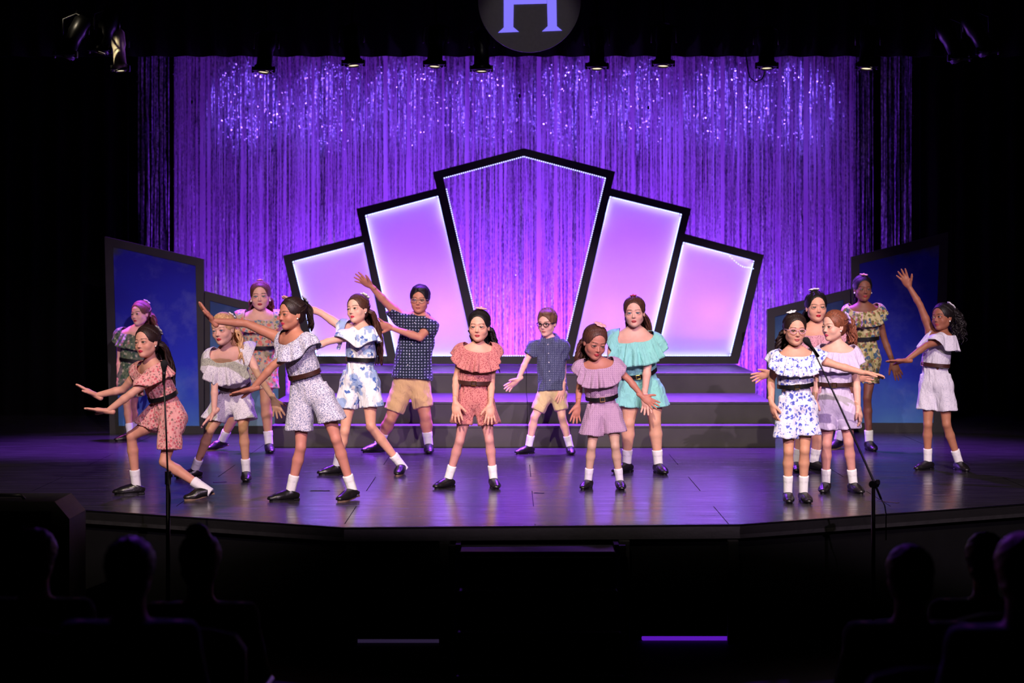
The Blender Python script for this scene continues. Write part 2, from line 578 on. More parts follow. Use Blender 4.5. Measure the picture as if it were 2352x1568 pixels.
def tinsel(label, x0, x1, dens, seed, gaps):
    r = np.random.default_rng(seed)
    ztop, zbot = 4.02, .02
    xs = []
    x = x0
    while x < x1:
        x += (.005 + .0085 * r.random()) * dens
        if gaps and r.random() < .045:
            x += .010 + .045 * r.random() ** 2
        xs.append(x)
    xs = np.array(xs); n = len(xs)
    m = 38
    z = np.linspace(ztop, zbot, m)[None, :] + (r.random((n, m)) - .5) * .09
    z[:, 0] = ztop
    yaw = np.cumsum((r.random((n, m)) - .5) * 1.5, axis=1) * .5 + (r.random((n, 1)) - .5) * 2.2
    tw = r.random((n, m)) < .05
    yaw = yaw + tw * (r.random((n, m)) - .5) * 3
    w = (.0032 + .0032 * r.random((n, 1)))
    cx = xs[:, None] + np.cumsum((r.random((n, m)) - .5) * .003, axis=1)
    cy = YC + (r.random((n, 1)) - .5) * .10 + (r.random((n, m)) - .5) * .008
    A = np.stack([cx - w * np.cos(yaw), cy - w * np.sin(yaw), z], -1)
    B = np.stack([cx + w * np.cos(yaw), cy + w * np.sin(yaw), z], -1)
    V = np.stack([A, B], 2).reshape(-1, 3)
    i = (np.arange(n)[:, None] * m + np.arange(m - 1)[None, :]).ravel() * 2
    Q = np.stack([i, i + 1, i + 3, i + 2], 1)
    # crinkled flecks of foil standing off the strips, mostly in the upper half
    nf = int(n * 5.0)
    si = r.integers(0, n, nf)
    zz = np.choose(r.choice(3, nf, p=[.4, .45, .15]), [3.72 + .28 * r.random(nf), 2.6 + 1.2 * r.random(nf), .7 + 2.6 * r.random(nf)])
    c = np.stack([xs[si] + (r.random(nf) - .5) * .01, YC - .06 - .012 * r.random(nf), zz], -1)
    nn = np.stack([r.normal(0, .14, nf), -np.ones(nf), .10 + r.normal(0, .12, nf)], -1)
    nn /= np.linalg.norm(nn, axis=1, keepdims=True)
    u = np.cross(nn, [0, 0, 1.0]); u /= np.linalg.norm(u, axis=1, keepdims=True)
    v = np.cross(u, nn)
    sz = (.004 + .004 * r.random(nf))[:, None]
    V2 = np.stack([c - u * sz, c - v * sz, c + u * sz, c + v * sz], 1).reshape(-1, 3)
    Q2 = np.arange(nf * 4).reshape(-1, 4) + len(V)
    o = newmesh('tinsel_curtain', np.concatenate([V, V2]), np.concatenate([Q, Q2]), M_TINSEL)
    tag(o, label, 'curtain', 'tinsel curtains at the back', 'stuff')
    o.data.materials.append(M_FLECK)
    mi = np.zeros(len(Q) + nf, dtype=np.int32); mi[len(Q):] = 1
    o.data.polygons.foreach_set('material_index', mi)
    return o


M_FLECK = plain('foil_fleck', (245, 240, 250), .28, 1.0, noise=.02)
px = lambda x: (x - CX) * YC / FPX
tinsel('wide purple-lit tinsel curtain hanging behind the arch', px(400), px(2004), 1.0, 11, True)
tinsel('narrow dark strip of tinsel curtain at the left edge', px(316), px(386), 1.0, 12, False)
tinsel('narrow dark strip of tinsel curtain at the right edge', px(2020), px(2092), 1.0, 13, False)


def folded(name, x0, x1, Y, z0, z1, label, cat, seed, amp=.05, n=None):
    r = random.Random(seed)
    n = n or max(12, int(abs(x1 - x0) / .05))
    V = []; F = []
    for i in range(n + 1):
        x = x0 + (x1 - x0) * i / n
        y = Y + amp * math.sin(i * 1.15 + r.random() * .6)
        V += [(x, y, z0), (x, y, z1)]
    F = [(2 * i, 2 * i + 2, 2 * i + 3, 2 * i + 1) for i in range(n)]
    o = newmesh(name, V, F, M_DRAPE, None, True)
    md = o.modifiers.new('thick', 'SOLIDIFY'); md.thickness = .01
    return tag(o, label, cat)


folded('border_drape', -7.4, 7.4, 16.55, 3.63, 5.2, 'black border drape across the top hiding the lamp bar', 'drape', 3)
folded('leg_drape', -7.4, px(312) - .02, 19.2, 0, 5.2, 'black side drape at the far left behind the blue flats', 'drape', 4)
folded('leg_drape', px(2096) + .02, 7.4, 19.2, 0, 5.2, 'black side drape at the far right behind the blue flats', 'drape', 5)
folded('leg_drape', -7.4, -5.0, 16.9, 0, 5.2, 'black wing drape nearest the left edge of the stage', 'drape', 6)
folded('leg_drape', 5.2, 7.4, 16.9, 0, 5.2, 'black wing drape nearest the right edge of the stage', 'drape', 7)

# ------------------------------------------------------------------ painted flats
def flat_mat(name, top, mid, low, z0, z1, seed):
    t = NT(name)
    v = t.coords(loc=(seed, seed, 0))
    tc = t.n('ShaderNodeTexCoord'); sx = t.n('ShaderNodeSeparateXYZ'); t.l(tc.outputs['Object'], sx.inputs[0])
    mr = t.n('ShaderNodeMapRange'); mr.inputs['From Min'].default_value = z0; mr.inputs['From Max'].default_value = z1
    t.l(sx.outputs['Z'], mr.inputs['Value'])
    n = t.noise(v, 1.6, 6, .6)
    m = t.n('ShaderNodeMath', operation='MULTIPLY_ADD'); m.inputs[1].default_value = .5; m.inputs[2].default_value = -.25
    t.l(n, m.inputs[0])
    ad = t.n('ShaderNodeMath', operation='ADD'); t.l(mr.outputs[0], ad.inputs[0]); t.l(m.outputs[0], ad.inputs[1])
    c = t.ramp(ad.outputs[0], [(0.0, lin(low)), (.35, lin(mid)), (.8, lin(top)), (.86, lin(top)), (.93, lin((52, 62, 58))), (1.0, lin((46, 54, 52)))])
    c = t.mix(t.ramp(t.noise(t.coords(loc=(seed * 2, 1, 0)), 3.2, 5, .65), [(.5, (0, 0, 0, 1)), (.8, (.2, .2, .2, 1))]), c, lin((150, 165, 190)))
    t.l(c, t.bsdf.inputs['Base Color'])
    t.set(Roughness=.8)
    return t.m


def painted_flat(label, outer, inner, Ys, mat, thick=.05):
    """corners in pixels; Ys = depth at the left and right edge (the flat stands on the floor)"""
    xs = [p[0] for p in outer]; x0, x1 = min(xs), max(xs)
    def W(p):
        u = (p[0] - x0) / (x1 - x0)
        # depth varies linearly in world space along the flat
        inv = (1 - u) / Ys[0] + u / Ys[1]
        return P(p[0], p[1], 1 / inv)
    O = [W(p) for p in outer]; I = [W(p) for p in inner]
    for q in (O, I):
        pass
    lowz = min(p[2] for p in O)
    O = [np.array((p[0], p[1], 0.0)) if p[2] < lowz + .12 else p for p in O]
    n = len(O)
    nn = nrm(np.cross(O[1] - O[0], O[-1] - O[0])); nn = nn if nn[1] > 0 else -nn
    t = thing('painted_flat', label, 'stage flat', O[-1] * .5 + O[-2] * .5)
    V = [p for p in O] + [p for p in I] + [p + nn * thick for p in O] + [p + nn * thick for p in I]
    F = []
    for i in range(n):
        j = (i + 1) % n
        F += [(i, j, n + j, n + i), (2 * n + j, 2 * n + i, 3 * n + i, 3 * n + j), (i, 2 * n + i, 2 * n + j, j), (n + j, 3 * n + j, 3 * n + i, n + i)]
    newmesh('frame', V, F, M_FRAME, t)
    c = np.mean(I, axis=0)
    V = [c + (p - c) * 1.01 + nn * .015 for p in I] + [c + (p - c) * 1.01 + nn * .03 for p in I]
    F = [tuple(range(n)), tuple(range(2 * n - 1, n - 1, -1))] + [(i, i + n, (i + 1) % n + n, (i + 1) % n) for i in range(n)]
    newmesh('canvas', V, F, mat, t)


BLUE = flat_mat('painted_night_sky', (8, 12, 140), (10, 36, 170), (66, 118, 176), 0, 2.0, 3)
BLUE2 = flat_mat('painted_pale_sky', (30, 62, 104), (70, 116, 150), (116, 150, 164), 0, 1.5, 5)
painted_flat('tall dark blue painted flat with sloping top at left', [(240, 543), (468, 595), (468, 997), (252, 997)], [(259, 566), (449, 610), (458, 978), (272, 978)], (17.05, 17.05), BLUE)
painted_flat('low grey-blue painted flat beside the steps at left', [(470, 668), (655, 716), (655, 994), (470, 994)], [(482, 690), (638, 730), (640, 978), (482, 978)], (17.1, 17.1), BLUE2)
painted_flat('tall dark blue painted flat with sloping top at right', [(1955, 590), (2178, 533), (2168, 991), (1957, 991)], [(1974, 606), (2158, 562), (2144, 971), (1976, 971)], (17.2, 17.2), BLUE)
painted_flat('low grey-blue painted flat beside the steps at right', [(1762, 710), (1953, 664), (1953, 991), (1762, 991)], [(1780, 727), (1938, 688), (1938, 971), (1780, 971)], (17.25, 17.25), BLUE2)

# ------------------------------------------------------------------ round sign with the letter
YS = 15.6
c = P(1216, 2, YS); R = 118 * YS / FPX
t = thing('round_sign', 'round grey hanging sign with a projected blue-violet letter H at the top', 'sign', c)
mb = MB(); mb.prism([(c[0] + R * math.cos(a), c[2] + R * math.sin(a)) for a in np.linspace(0, 2 * math.pi, 64, endpoint=False)], YS, YS + .03)
mb.build('disc', plain('grey_sign_board', (120, 116, 118), .8, noise=.06, nscale=30), t)
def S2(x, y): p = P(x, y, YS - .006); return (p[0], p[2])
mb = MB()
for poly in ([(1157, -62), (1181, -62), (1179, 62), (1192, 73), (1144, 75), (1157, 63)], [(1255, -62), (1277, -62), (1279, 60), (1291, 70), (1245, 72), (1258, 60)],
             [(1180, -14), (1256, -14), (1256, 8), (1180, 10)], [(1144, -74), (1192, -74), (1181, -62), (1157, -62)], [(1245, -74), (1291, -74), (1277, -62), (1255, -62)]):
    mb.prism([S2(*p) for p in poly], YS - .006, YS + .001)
mb.build('letter', emit('projected_violet', (.20, .16, 1.0), 1.1), t)  # projected light of the letter, built as a glowing relief
for sx in (-.25, .25):
    mb = MB(); mb.tube([(c[0] + sx, YS + .015, c[2] + R * .82), (c[0] + sx, YS + .015, 5.1)], .004, 6); mb.build('hanging_wire', M_METAL, t)
spot('projector_spill', (.3, 11.5, 4.6), (c[0], YS, c[2] - .2), 60, (1, .93, .92), 14, .6, .05)  # added spot, stands in for the projector's faint spill on the disc

# ------------------------------------------------------------------ hanging lamps
mb = MB(); mb.tube([(-6.5, 16.2, 4.28), (6.5, 16.2, 4.28)], .024, 10)
tag(mb.build('lamp_bar', M_METAL, None, True), 'black steel lamp bar hung above the stage', 'bar')
M_GLINT = emit('lens_glint', (1.0, .86, .55), 1.1)  # warm glow stands in for front light glinting on the lens
M_RIM = plain('lens_rim_metal', (60, 54, 48), .3, 1.0)


def stage_lamp(x, y, label, tilt, facing=1, Y=16.05, big=1.0, mat=M_METAL):
    """lens end seen at pixel (x, y)"""
    p = P(x, y, Y)
    t = thing('stage_lamp', label, 'stage lamp', p, 'lamps hanging from the lamp bar')
    top = np.array((p[0], 16.2, 4.219))
    ax = nrm(np.array((tilt, -.12 * facing, -1.0)))
    c0 = p; up_ = np.array((0, 0, 1.0))
    s = .085 * big
    u = nrm(np.cross(ax, (1, 0, 0))); v = np.cross(ax, u)
    def ring(d, r, n=14): return [c0 - ax * d + r * (math.cos(a) * u + math.sin(a) * v) for a in np.linspace(0, 2 * math.pi, n, endpoint=False)]
    prof = [(0, s * .95), (.015, s * 1.05), (.05, s * 1.05), (.06, s * .85), (.20, s * .8), (.24, s * .95), (.36, s * .9), (.40, s * .5)]
    rings = [np.array(ring(d, r)) for d, r in prof]
    V, Q = loft(rings)
    Qf = [tuple(q) for q in Q.tolist()] + [tuple(range(len(V) - 14, len(V)))]
    newmesh('lamp_body', V, Qf, mat, t, True)
    mb = MB(); mb.add([tuple(q) for q in ring(.004, s * .62)], [tuple(range(14))]); mb.build('lens', M_GLINT, t)
    mb = MB(); mb.bevbox(c0 - ax * .012, (s * 2.3, s * 1.9, .012), .003); mb.build('gel_frame', M_METAL, t)
    mb = MB(); mb.tube(ring(-.004, s * .66, 20) + ring(-.004, s * .66, 20)[:1], .006, 6); mb.build('lens_rim', M_RIM, t, True)
    mid = c0 - ax * .22
    mb = MB(); w = .115 * big
    mb.tube([mid + np.array((-w, 0, 0)), mid + np.array((-w, .01, .14)), mid + np.array((0, .02, .19)), mid + np.array((w, .01, .14)), mid + np.array((w, 0, 0))], .008, 6)
    mb.build('yoke', M_METAL, t, True)
    mb = MB(); mb.tube([mid + np.array((0, .02, .19)), top - np.array((0, 0, .02))], .012, 6); mb.bevbox(top + np.array((0, 0, .0)), (.05, .06, .07), .006); mb.build('clamp', M_METAL, t)
    for sx in (-1, 1):
        mb = MB(); mb.bevbox(c0 - ax * .02 + np.array((sx * s * 1.15, 0, 0)), (.02, .05, .06), .004); mb.build('barn_door', M_METAL, t)


def loft(rings, closed_cap=False):
    n = len(rings[0]); R = len(rings)
    V = np.concatenate(rings)
    i = np.arange(n); nx = (i + 1) % n
    Q = np.concatenate([np.stack([r * n + i, r * n + nx, (r + 1) * n + nx, (r + 1) * n + i], 1) for r in range(R - 1)])
    return V, Q


ords = ['first', 'second', 'third', 'fourth', 'fifth', 'sixth', 'seventh', 'eighth']
for i, (x, y) in enumerate(((605, 165), (812, 150), (998, 152), (1106, 163), (1371, 157), (1523, 151), (1761, 156), (1990, 157))):
    stage_lamp(x, y, '%s black stage lamp from the left hanging before the tinsel curtain' % ords[i], ((x * 7) % 5 - 2) * .05, 1 if i not in (3,) else .8)
stage_lamp(277, 162, 'pale-lit stage lamp hanging at upper left beside the curtain edge', .1, 1, 16.05, .8, M_GREYM)
stage_lamp(228, 120, 'shaded stage lamp at upper left showing only its curved rim', -.3, .4, 15.7)
stage_lamp(2206, 138, 'shaded stage lamp at upper right showing only its curved rim', .5, .4, 15.7)
stage_lamp(2272, 122, 'shaded stage lamp nearest the upper right corner', .6, .4, 15.5)
stage_lamp(148, 130, 'shaded stage lamp nearest the upper left corner', -.5, .4, 15.5)
mb = MB()
mb.tube([P(1712, 118, 16.1), P(1716, 150, 16.1), P(1722, 178, 16.1), P(1735, 188, 16.1), P(1750, 182, 16.1), P(1758, 164, 16.1)], .006, 6)
tag(mb.build('lamp_cable', M_METAL, None, True), 'black cable looping down beside the seventh stage lamp', 'cable')
for x, y, lb in ((1194, 220, 'tiny black microphone hanging on a thin wire above the arch peak'), (1489, 247, 'tiny black microphone hanging above the right half of the curtain'), (441, 234, 'tiny black microphone hanging at the upper left of the curtain')):
    p = P(x, y, 17.5)
    t = thing('hanging_microphone', lb, 'microphone', p)
    mb = MB(); mb.tube([p, p + np.array((0, 0, 1.6))], .0025, 5); mb.build('wire', M_METAL, t)
    mb = MB(); mb.sphere(p, (.012, .012, .022), 8, 6); mb.build('capsule', M_METAL, t, True)

# ------------------------------------------------------------------ microphone stands in front of the stage
def mic(p, d, t):
    d = nrm(d)
    mb = MB(); mb.tube([p - d * .035, p - d * .02, p + d * .01, p + d * .03, p + d * .042], [.010, .014, .022, .022, .010], 10); mb.build('foam_windshield', plain('black_foam', (12, 12, 13), .95) if 'black_foam' not in bpy.data.materials else bpy.data.materials['black_foam'], t, True)
    mb = MB(); mb.tube([p - d * .12, p - d * .03], [.009, .012], 8); mb.build('microphone', M_METAL, t, True)


Ym = 10.55
t = thing('microphone_stand', 'straight black microphone stand before the crouching girl in pink at left', 'microphone stand', (P(386, 1180, Ym)[0], Ym, -.74))
b0 = P(386, 1180, Ym); b0[2] = -.74
mb = MB(); mb.tube([b0, P(386, 1100, Ym)], .013, 10); mb.build('lower_pole', M_METAL, t, True)
mb = MB(); mb.tube([P(386, 1110, Ym), P(382, 1000, Ym), P(376, 860, Ym)], .006, 8); mb.build('upper_pole', M_METAL, t, True)
mb = MB(); mb.tube([P(386, 1112, Ym), P(386, 1082, Ym)], .019, 10); mb.bevbox(P(391, 1092, Ym), (.03, .02, .02), .004); mb.build('clutch', M_METAL, t)
mb = MB(); mb.tube([b0, b0 + np.array((0, 0, .012)), b0 + np.array((0, 0, .03))], [.13, .13, .03], 24); mb.build('round_base', M_METAL, t)
mb = MB(); mb.tube([P(388, 1090, Ym - .02), P(391, 1140, Ym - .02), P(389, 1200, Ym - .02), P(388, 1260, Ym - .02)], .004, 6); mb.build('cable', M_METAL, t, True)
mic(P(377, 842, Ym), np.array((.1, -.4, 1)), t)

t = thing('microphone_stand', 'black boom microphone stand angled across the girls at right', 'microphone stand', (P(2006, 1180, Ym)[0], Ym, -.74))
b0 = P(2006, 1180, Ym); b0[2] = -.74
mb = MB(); mb.tube([b0, P(2006, 1112, Ym)], .012, 10); mb.build('pole', M_METAL, t, True)
mb = MB(); mb.tube([P(1864, 796, Ym + .15), P(1890, 850, Ym + .13), P(1930, 935, Ym + .08), P(2008, 1108, Ym), P(2024, 1146, Ym - .02)], [.0045, .005, .006, .007, .007], 8); mb.build('boom_arm', M_METAL, t, True)
mb = MB(); mb.tube([P(2003, 1112, Ym - .03), P(2012, 1112, Ym + .03)], .022, 10); mb.bevbox(P(2015, 1107, Ym), (.03, .03, .03), .005); mb.build('clutch', M_METAL, t)
mb = MB(); mb.tube([P(2024, 1146, Ym - .02), P(2032, 1160, Ym - .02), P(2035, 1180, Ym), P(2035, 1240, Ym)], .004, 6); mb.build('cable', M_METAL, t, True)
mb = MB(); mb.tube([b0, b0 + np.array((0, 0, .012)), b0 + np.array((0, 0, .03))], [.13, .13, .03], 24); mb.build('round_base', M_METAL, t)
mic(P(1856, 787, Ym + .155), np.array((-.5, -.3, .6)), t)

# ------------------------------------------------------------------ wedge loudspeaker on the stage edge, tape marks
t = thing('loudspeaker', 'black loudspeaker cabinet standing in the dark before the left end of the stage', 'loudspeaker', (P(60, 1175, 10.8)[0], 10.7, -.74))
x0_, x1_ = P(-90, 1140, 10.6)[0], P(135, 1140, 10.6)[0]
mb = MB(); mb.prism([(x0_, -.74), (x1_ + .09, -.74), (x1_ + .09, .10), (x1_, .205), (x0_, .205)], 10.5, 10.9); mb.build('cabinet', M_BLK, t)
mb = MB(); mb.bevbox(((x0_ + x1_) / 2, 10.492, -.28), (x1_ - x0_ - .04, .012, .86), .004); mb.build('grille', M_METAL, t)
mb = MB(); mb.tube([((x0_ + x1_) / 2 - .09, 10.6, .205), ((x0_ + x1_) / 2 - .07, 10.6, .23), ((x0_ + x1_) / 2 + .07, 10.6, .23), ((x0_ + x1_) / 2 + .09, 10.6, .205)], .01, 6); mb.build('carry_handle', M_METAL, t, True)
M_TAPE2 = plain('dark_tape', (12, 11, 13), .8)
for i, (x, y, w, ang, lb) in enumerate(((1238, 1132, .07, -.4, 'dark tape mark on the stage floor at centre'), (505, 1107, .10, .5, 'dark scuffed tape mark on the floor near the blonde girl'), (2040, 1152, .16, -.8, 'strip of dark tape on the floor beside the boom stand'), (735, 1127, .14, 0, 'thin dark tape line on the floor behind the lunging girl'))):
    Y = floorY(y); q = P(x, y, Y)
    mb = MB(); c_, s_ = math.cos(ang), math.sin(ang)
    mb.bevbox((q[0], q[1], .0012), (w, .035, .002), .0005, np.array([[c_, -s_, 0], [s_, c_, 0], [0, 0, 1]]))
    tag(mb.build('tape_mark', M_TAPE2), lb, 'tape')


# ------------------------------------------------------------------ added unseen boards that cut the front lamps' beams off stage front and curtain
t = thing('added_light_flag', 'added black boards over the audience cutting the front lamp beams', 'shutter', (0.5, 4.2, 5.2))
mb = MB(); mb.bevbox((.5, 4.2, 5.80), (11, .02, 1.96), .004); mb.build('lower_board', M_BLK, t)
mb = MB(); mb.bevbox((.5, 4.2, 8.42), (11, .02, 1.62), .004); mb.build('upper_board', M_BLK, t)
mb = MB(); mb.bevbox((.5, 4.2, 3.07), (11, .02, 1.28), .004); mb.build('low_cut_board', M_BLK, t)
for x in (-4.95, 5.95):
    mb = MB(); mb.bevbox((x, 4.23, 5.75), (.05, .04, 6.8), .004); mb.build('upright', M_BLK, t)
# ------------------------------------------------------------------ implicit surfaces -> one continuous mesh
class Field:
    def __init__(self):
        self.p = []          # (fn, centre, radius, k, op)

    def add(self, fn, c, R, k=0.02, op='u'):
        self.p.append((fn, np.asarray(c, float), float(R), k, op))

    # -- primitives
    def cone(self, a, b, ra, rb, k=0.02, op='u'):
        a = np.asarray(a, float); b = np.asarray(b, float); ab = b - a
        L2 = float(ab @ ab) + 1e-12

        def fn(p):
            q = p - a
            t = np.clip((q @ ab) / L2, 0, 1)
            q -= t[:, None] * ab
            return np.sqrt(np.einsum('ij,ij->i', q, q)) - (ra + t * (rb - ra))
        self.add(fn, (a + b) / 2, math.sqrt(L2) / 2 + max(ra, rb), k, op)

    def econe(self, a, b, ra, rb, depth, flat, k=0.03, op='u'):
        """cone with an elliptical section: squeezed by `flat` along the unit vector `depth`"""
        a = np.asarray(a, float); b = np.asarray(b, float); ab = b - a
        w = ab / (np.linalg.norm(ab) + 1e-9)
        d = np.asarray(depth, float); d = nrm(d - w * (d @ w))
        L2 = float(ab @ ab) + 1e-12
        f1 = 1.0 / flat - 1.0

        def fn(p):
            q = p - a
            t = np.clip((q @ ab) / L2, 0, 1)
            q -= t[:, None] * ab
            q += ((q @ d) * f1)[:, None] * d
            return (np.sqrt(np.einsum('ij,ij->i', q, q)) - (ra + t * (rb - ra))) * (0.5 + 0.5 * flat)
        self.add(fn, (a + b) / 2, math.sqrt(L2) / 2 + max(ra, rb), k, op)

    def ell(self, c, r, M=None, k=0.02, op='u'):
        """M rows are the local axes"""
        c = np.asarray(c, float); r = np.asarray(r, float)
        M = np.eye(3) if M is None else np.asarray(M)

        def fn(p):
            q = (p - c) @ M.T
            a = q / r
            k0 = np.sqrt(np.einsum('ij,ij->i', a, a))
            a = q / (r * r)
            k1 = np.sqrt(np.einsum('ij,ij->i', a, a)) + 1e-9
            return k0 * (k0 - 1.0) / k1
        self.add(fn, c, r.max(), k, op)

    def flare(self, a, b, ra, rb, k=0.02, thick=0.022, pleat=0.0, m=7, ph=0.0, hollow=0.35, depth=None, flat=1.0, nb=None):
        """open-ended cloth tube from a to b, hollow near its end b, cut there by the plane of normal nb"""
        a = np.asarray(a, float); b = np.asarray(b, float); ab = b - a
        L = np.linalg.norm(ab); w = ab / L
        u = nrm(np.cross(w, [0.3, 1, 0.2])) if depth is None else nrm(np.asarray(depth) - w * (np.asarray(depth) @ w))
        v = np.cross(w, u)
        nb = w if nb is None else nrm(nb)

        def fn(p):
            q = p - a
            t = (q @ w) / L
            x = (q @ u) / flat; y = q @ v
            rho = np.sqrt(x * x + y * y)
            th = np.arctan2(y, x)
            tc = np.clip(t, 0, 1.15)
            r = ra + tc * (rb - ra)
            if pleat:
                r = r + pleat * tc * (np.sin(m * th + ph) + .5 * np.sin((m * 2 - 3) * th + 2.1 * ph + 3 * tc))
            d = (rho - r) * (0.55 + 0.45 * flat)
            top = -t * L - ra * .3
            end = (p - b) @ nb
            d2 = np.maximum(np.maximum(d, top), end)
            hol = np.maximum(d + thick, (hollow - t) * L)
            return np.maximum(d2, -hol)
        self.add(fn, (a + b) / 2, L / 2 + max(ra, rb) * 1.5, k)

    # -- evaluation
    def eval(self, pts):
        d = np.full(len(pts), 9.0)
        for fn, c, R, k, op in self.p:
            x = fn(pts.copy())
            d = comb(d, x, k, op)
        return d

    def grad(self, pts, e=0.004):
        g = np.zeros_like(pts)
        for i in range(3):
            o = np.zeros(3); o[i] = e
            g[:, i] = self.eval(pts + o) - self.eval(pts - o)
        return g / (np.linalg.norm(g, axis=1, keepdims=True) + 1e-9)

    def mesh(self, h, extra=None, pad=0.02, lo=None, hi=None):
        us = [q for q in self.p if q[4] == 'u']
        if lo is None:
            lo = np.min([c - R for _, c, R, _, _ in us], axis=0) - pad
            hi = np.max([c + R for _, c, R, _, _ in us], axis=0) + pad
        B = 8
        nb = np.ceil((hi - lo) / (h * B)).astype(int) + 1
        n = nb * B
        bi = np.stack(np.meshgrid(*[np.arange(k) for k in nb], indexing='ij'), -1).reshape(-1, 3)
        bc = lo + (bi * B + (B - 1) / 2) * h
        hd = h * B * 0.87
        coarse = self.eval(bc)
        act = np.abs(coarse) < hd * 1.6 + 2 * h
        F = np.empty(n, dtype=np.float32)
        Fb = F.reshape(nb[0], B, nb[1], B, nb[2], B)
        Fb[:] = np.where(coarse < 0, -1.0, 1.0).reshape(nb[0], 1, nb[1], 1, nb[2], 1)
        ai = np.nonzero(act)[0]
        abc = bc[ai]
        off = (np.stack(np.meshgrid(*[np.arange(B)] * 3, indexing='ij'), -1).reshape(-1, 3) - (B - 1) / 2) * h
        D = np.full((len(ai), B ** 3), 9.0)
        for fn, c, R, k, op in self.p:
            m = np.linalg.norm(abc - c, axis=1) - R < hd + 0.03 + k
            w = np.nonzero(m)[0]
            if not len(w):
                continue
            pts = (abc[w][:, None, :] + off[None]).reshape(-1, 3)
            x = fn(pts)
            D[w] = comb(D[w].ravel(), x, k, op).reshape(len(w), -1)
        if extra is not None:
            pts = (abc[:, None, :] + off[None]).reshape(-1, 3)
            D = extra(D.ravel(), pts).reshape(D.shape)
        a3 = bi[ai]
        Fb[a3[:, 0], :, a3[:, 1], :, a3[:, 2], :] = D.reshape(-1, B, B, B)
        return nets(F, lo, h)


def comb(d, x, k, op):
    if op == 'u':
        hh = np.clip(0.5 + 0.5 * (x - d) / k, 0, 1)
        return x + (d - x) * hh - k * hh * (1 - hh)
    if op == 's':                       # subtract x from d
        hh = np.clip(0.5 - 0.5 * (d + x) / k, 0, 1)
        return d + (-x - d) * hh + k * hh * (1 - hh)
    return np.maximum(d, x)             # intersect


def nets(F, lo, h):
    S = F < 0
    c = S[:-1, :-1, :-1]
    allin = c.copy(); anyin = c.copy()
    sl = lambda o, n: slice(o, n - 1 + o)
    for i in (0, 1):
        for j in (0, 1):
            for k in (0, 1):
                s = S[sl(i, F.shape[0]), sl(j, F.shape[1]), sl(k, F.shape[2])]
                allin &= s; anyin |= s
    act = anyin & ~allin
    ci = np.argwhere(act)
    if not len(ci):
        return np.zeros((0, 3)), np.zeros((0, 4), int)
    vid = np.full(act.shape, -1, dtype=np.int32)
    vid[act] = np.arange(len(ci))
    val = {}
    for i in (0, 1):
        for j in (0, 1):
            for k in (0, 1):
                val[(i, j, k)] = F[ci[:, 0] + i, ci[:, 1] + j, ci[:, 2] + k].astype(np.float64)
    acc = np.zeros((len(ci), 3)); cnt = np.zeros(len(ci))
    for a in val:
        for ax in range(3):
            if a[ax] == 0:
                b = list(a); b[ax] = 1; b = tuple(b)
                va, vb = val[a], val[b]
                m = (va < 0) != (vb < 0)
                t = np.where(m, va / np.where(m, va - vb, 1), 0)
                p = np.tile(np.array(a, float), (len(ci), 1))
                p[:, ax] = t
                acc[m] += p[m]; cnt[m] += 1
    V = lo + (ci + acc / cnt[:, None]) * h
    quads = []
    for ax in range(3):
        s0 = [slice(None)] * 3; s1 = [slice(None)] * 3
        s0[ax] = slice(0, -1); s1[ax] = slice(1, None)
        A = S[tuple(s0)]; Bq = S[tuple(s1)]
        e = np.argwhere(A != Bq)
        o1, o2 = [(1, 2), (2, 0), (0, 1)][ax]
        ok = (e[:, o1] > 0) & (e[:, o2] > 0) & (e[:, o1] < F.shape[o1] - 1) & (e[:, o2] < F.shape[o2] - 1)
        e = e[ok]
        if not len(e):
            continue
        q = []
        for d1, d2 in ((-1, -1), (0, -1), (0, 0), (-1, 0)):
            x = e.copy(); x[:, o1] += d1; x[:, o2] += d2
            q.append(vid[x[:, 0], x[:, 1], x[:, 2]])
        q = np.stack(q, 1)
        flip = ~A[e[:, 0], e[:, 1], e[:, 2]]
        q[flip] = q[flip][:, ::-1]
        quads.append(q)
    Q = np.concatenate(quads)
    Q = Q[(Q >= 0).all(1)]
    return V, Q

# ------------------------------------------------------------------ people: materials
def skin_mat():
    t = NT('skin')
    a = t.n('ShaderNodeAttribute', attribute_name='Col')
    v = t.coords()
    n = t.noise(v, 35, 3)
    m = t.n('ShaderNodeMix', data_type='RGBA', blend_type='MULTIPLY')
    m.inputs[0].default_value = 1.0
    t.l(a.outputs['Color'], m.inputs[6])
    t.l(t.ramp(n, [(0.3, (.93, .91, .9, 1)), (0.7, (1, 1, 1, 1))]), m.inputs[7])
    t.l(m.outputs[2], t.bsdf.inputs['Base Color'])
    t.set(Roughness=0.55)
    t.bsdf.inputs['Specular IOR Level'].default_value = 0.35
    t.bsdf.inputs['Subsurface Weight'].default_value = .2
    t.bsdf.inputs['Subsurface Radius'].default_value = (1, .4, .25)
    t.bsdf.inputs['Subsurface Scale'].default_value = .008
    return t.m


def hair_mat(name, rgb, rough=0.52):
    t = NT(name)
    v = t.coords(scale=(1, 1, .25))
    c = lin(rgb)
    t.l(t.ramp(t.noise(v, 90, 4), [(0.25, tuple(x * .55 for x in c[:3]) + (1,)), (0.75, tuple(min(1, x * 1.45) for x in c[:3]) + (1,))]), t.bsdf.inputs['Base Color'])
    t.set(Roughness=rough)
    t.bsdf.inputs['Specular IOR Level'].default_value = 0.38
    t.bump(t.noise(v, 220, 3), 0.5, 0.003)
    return t.m


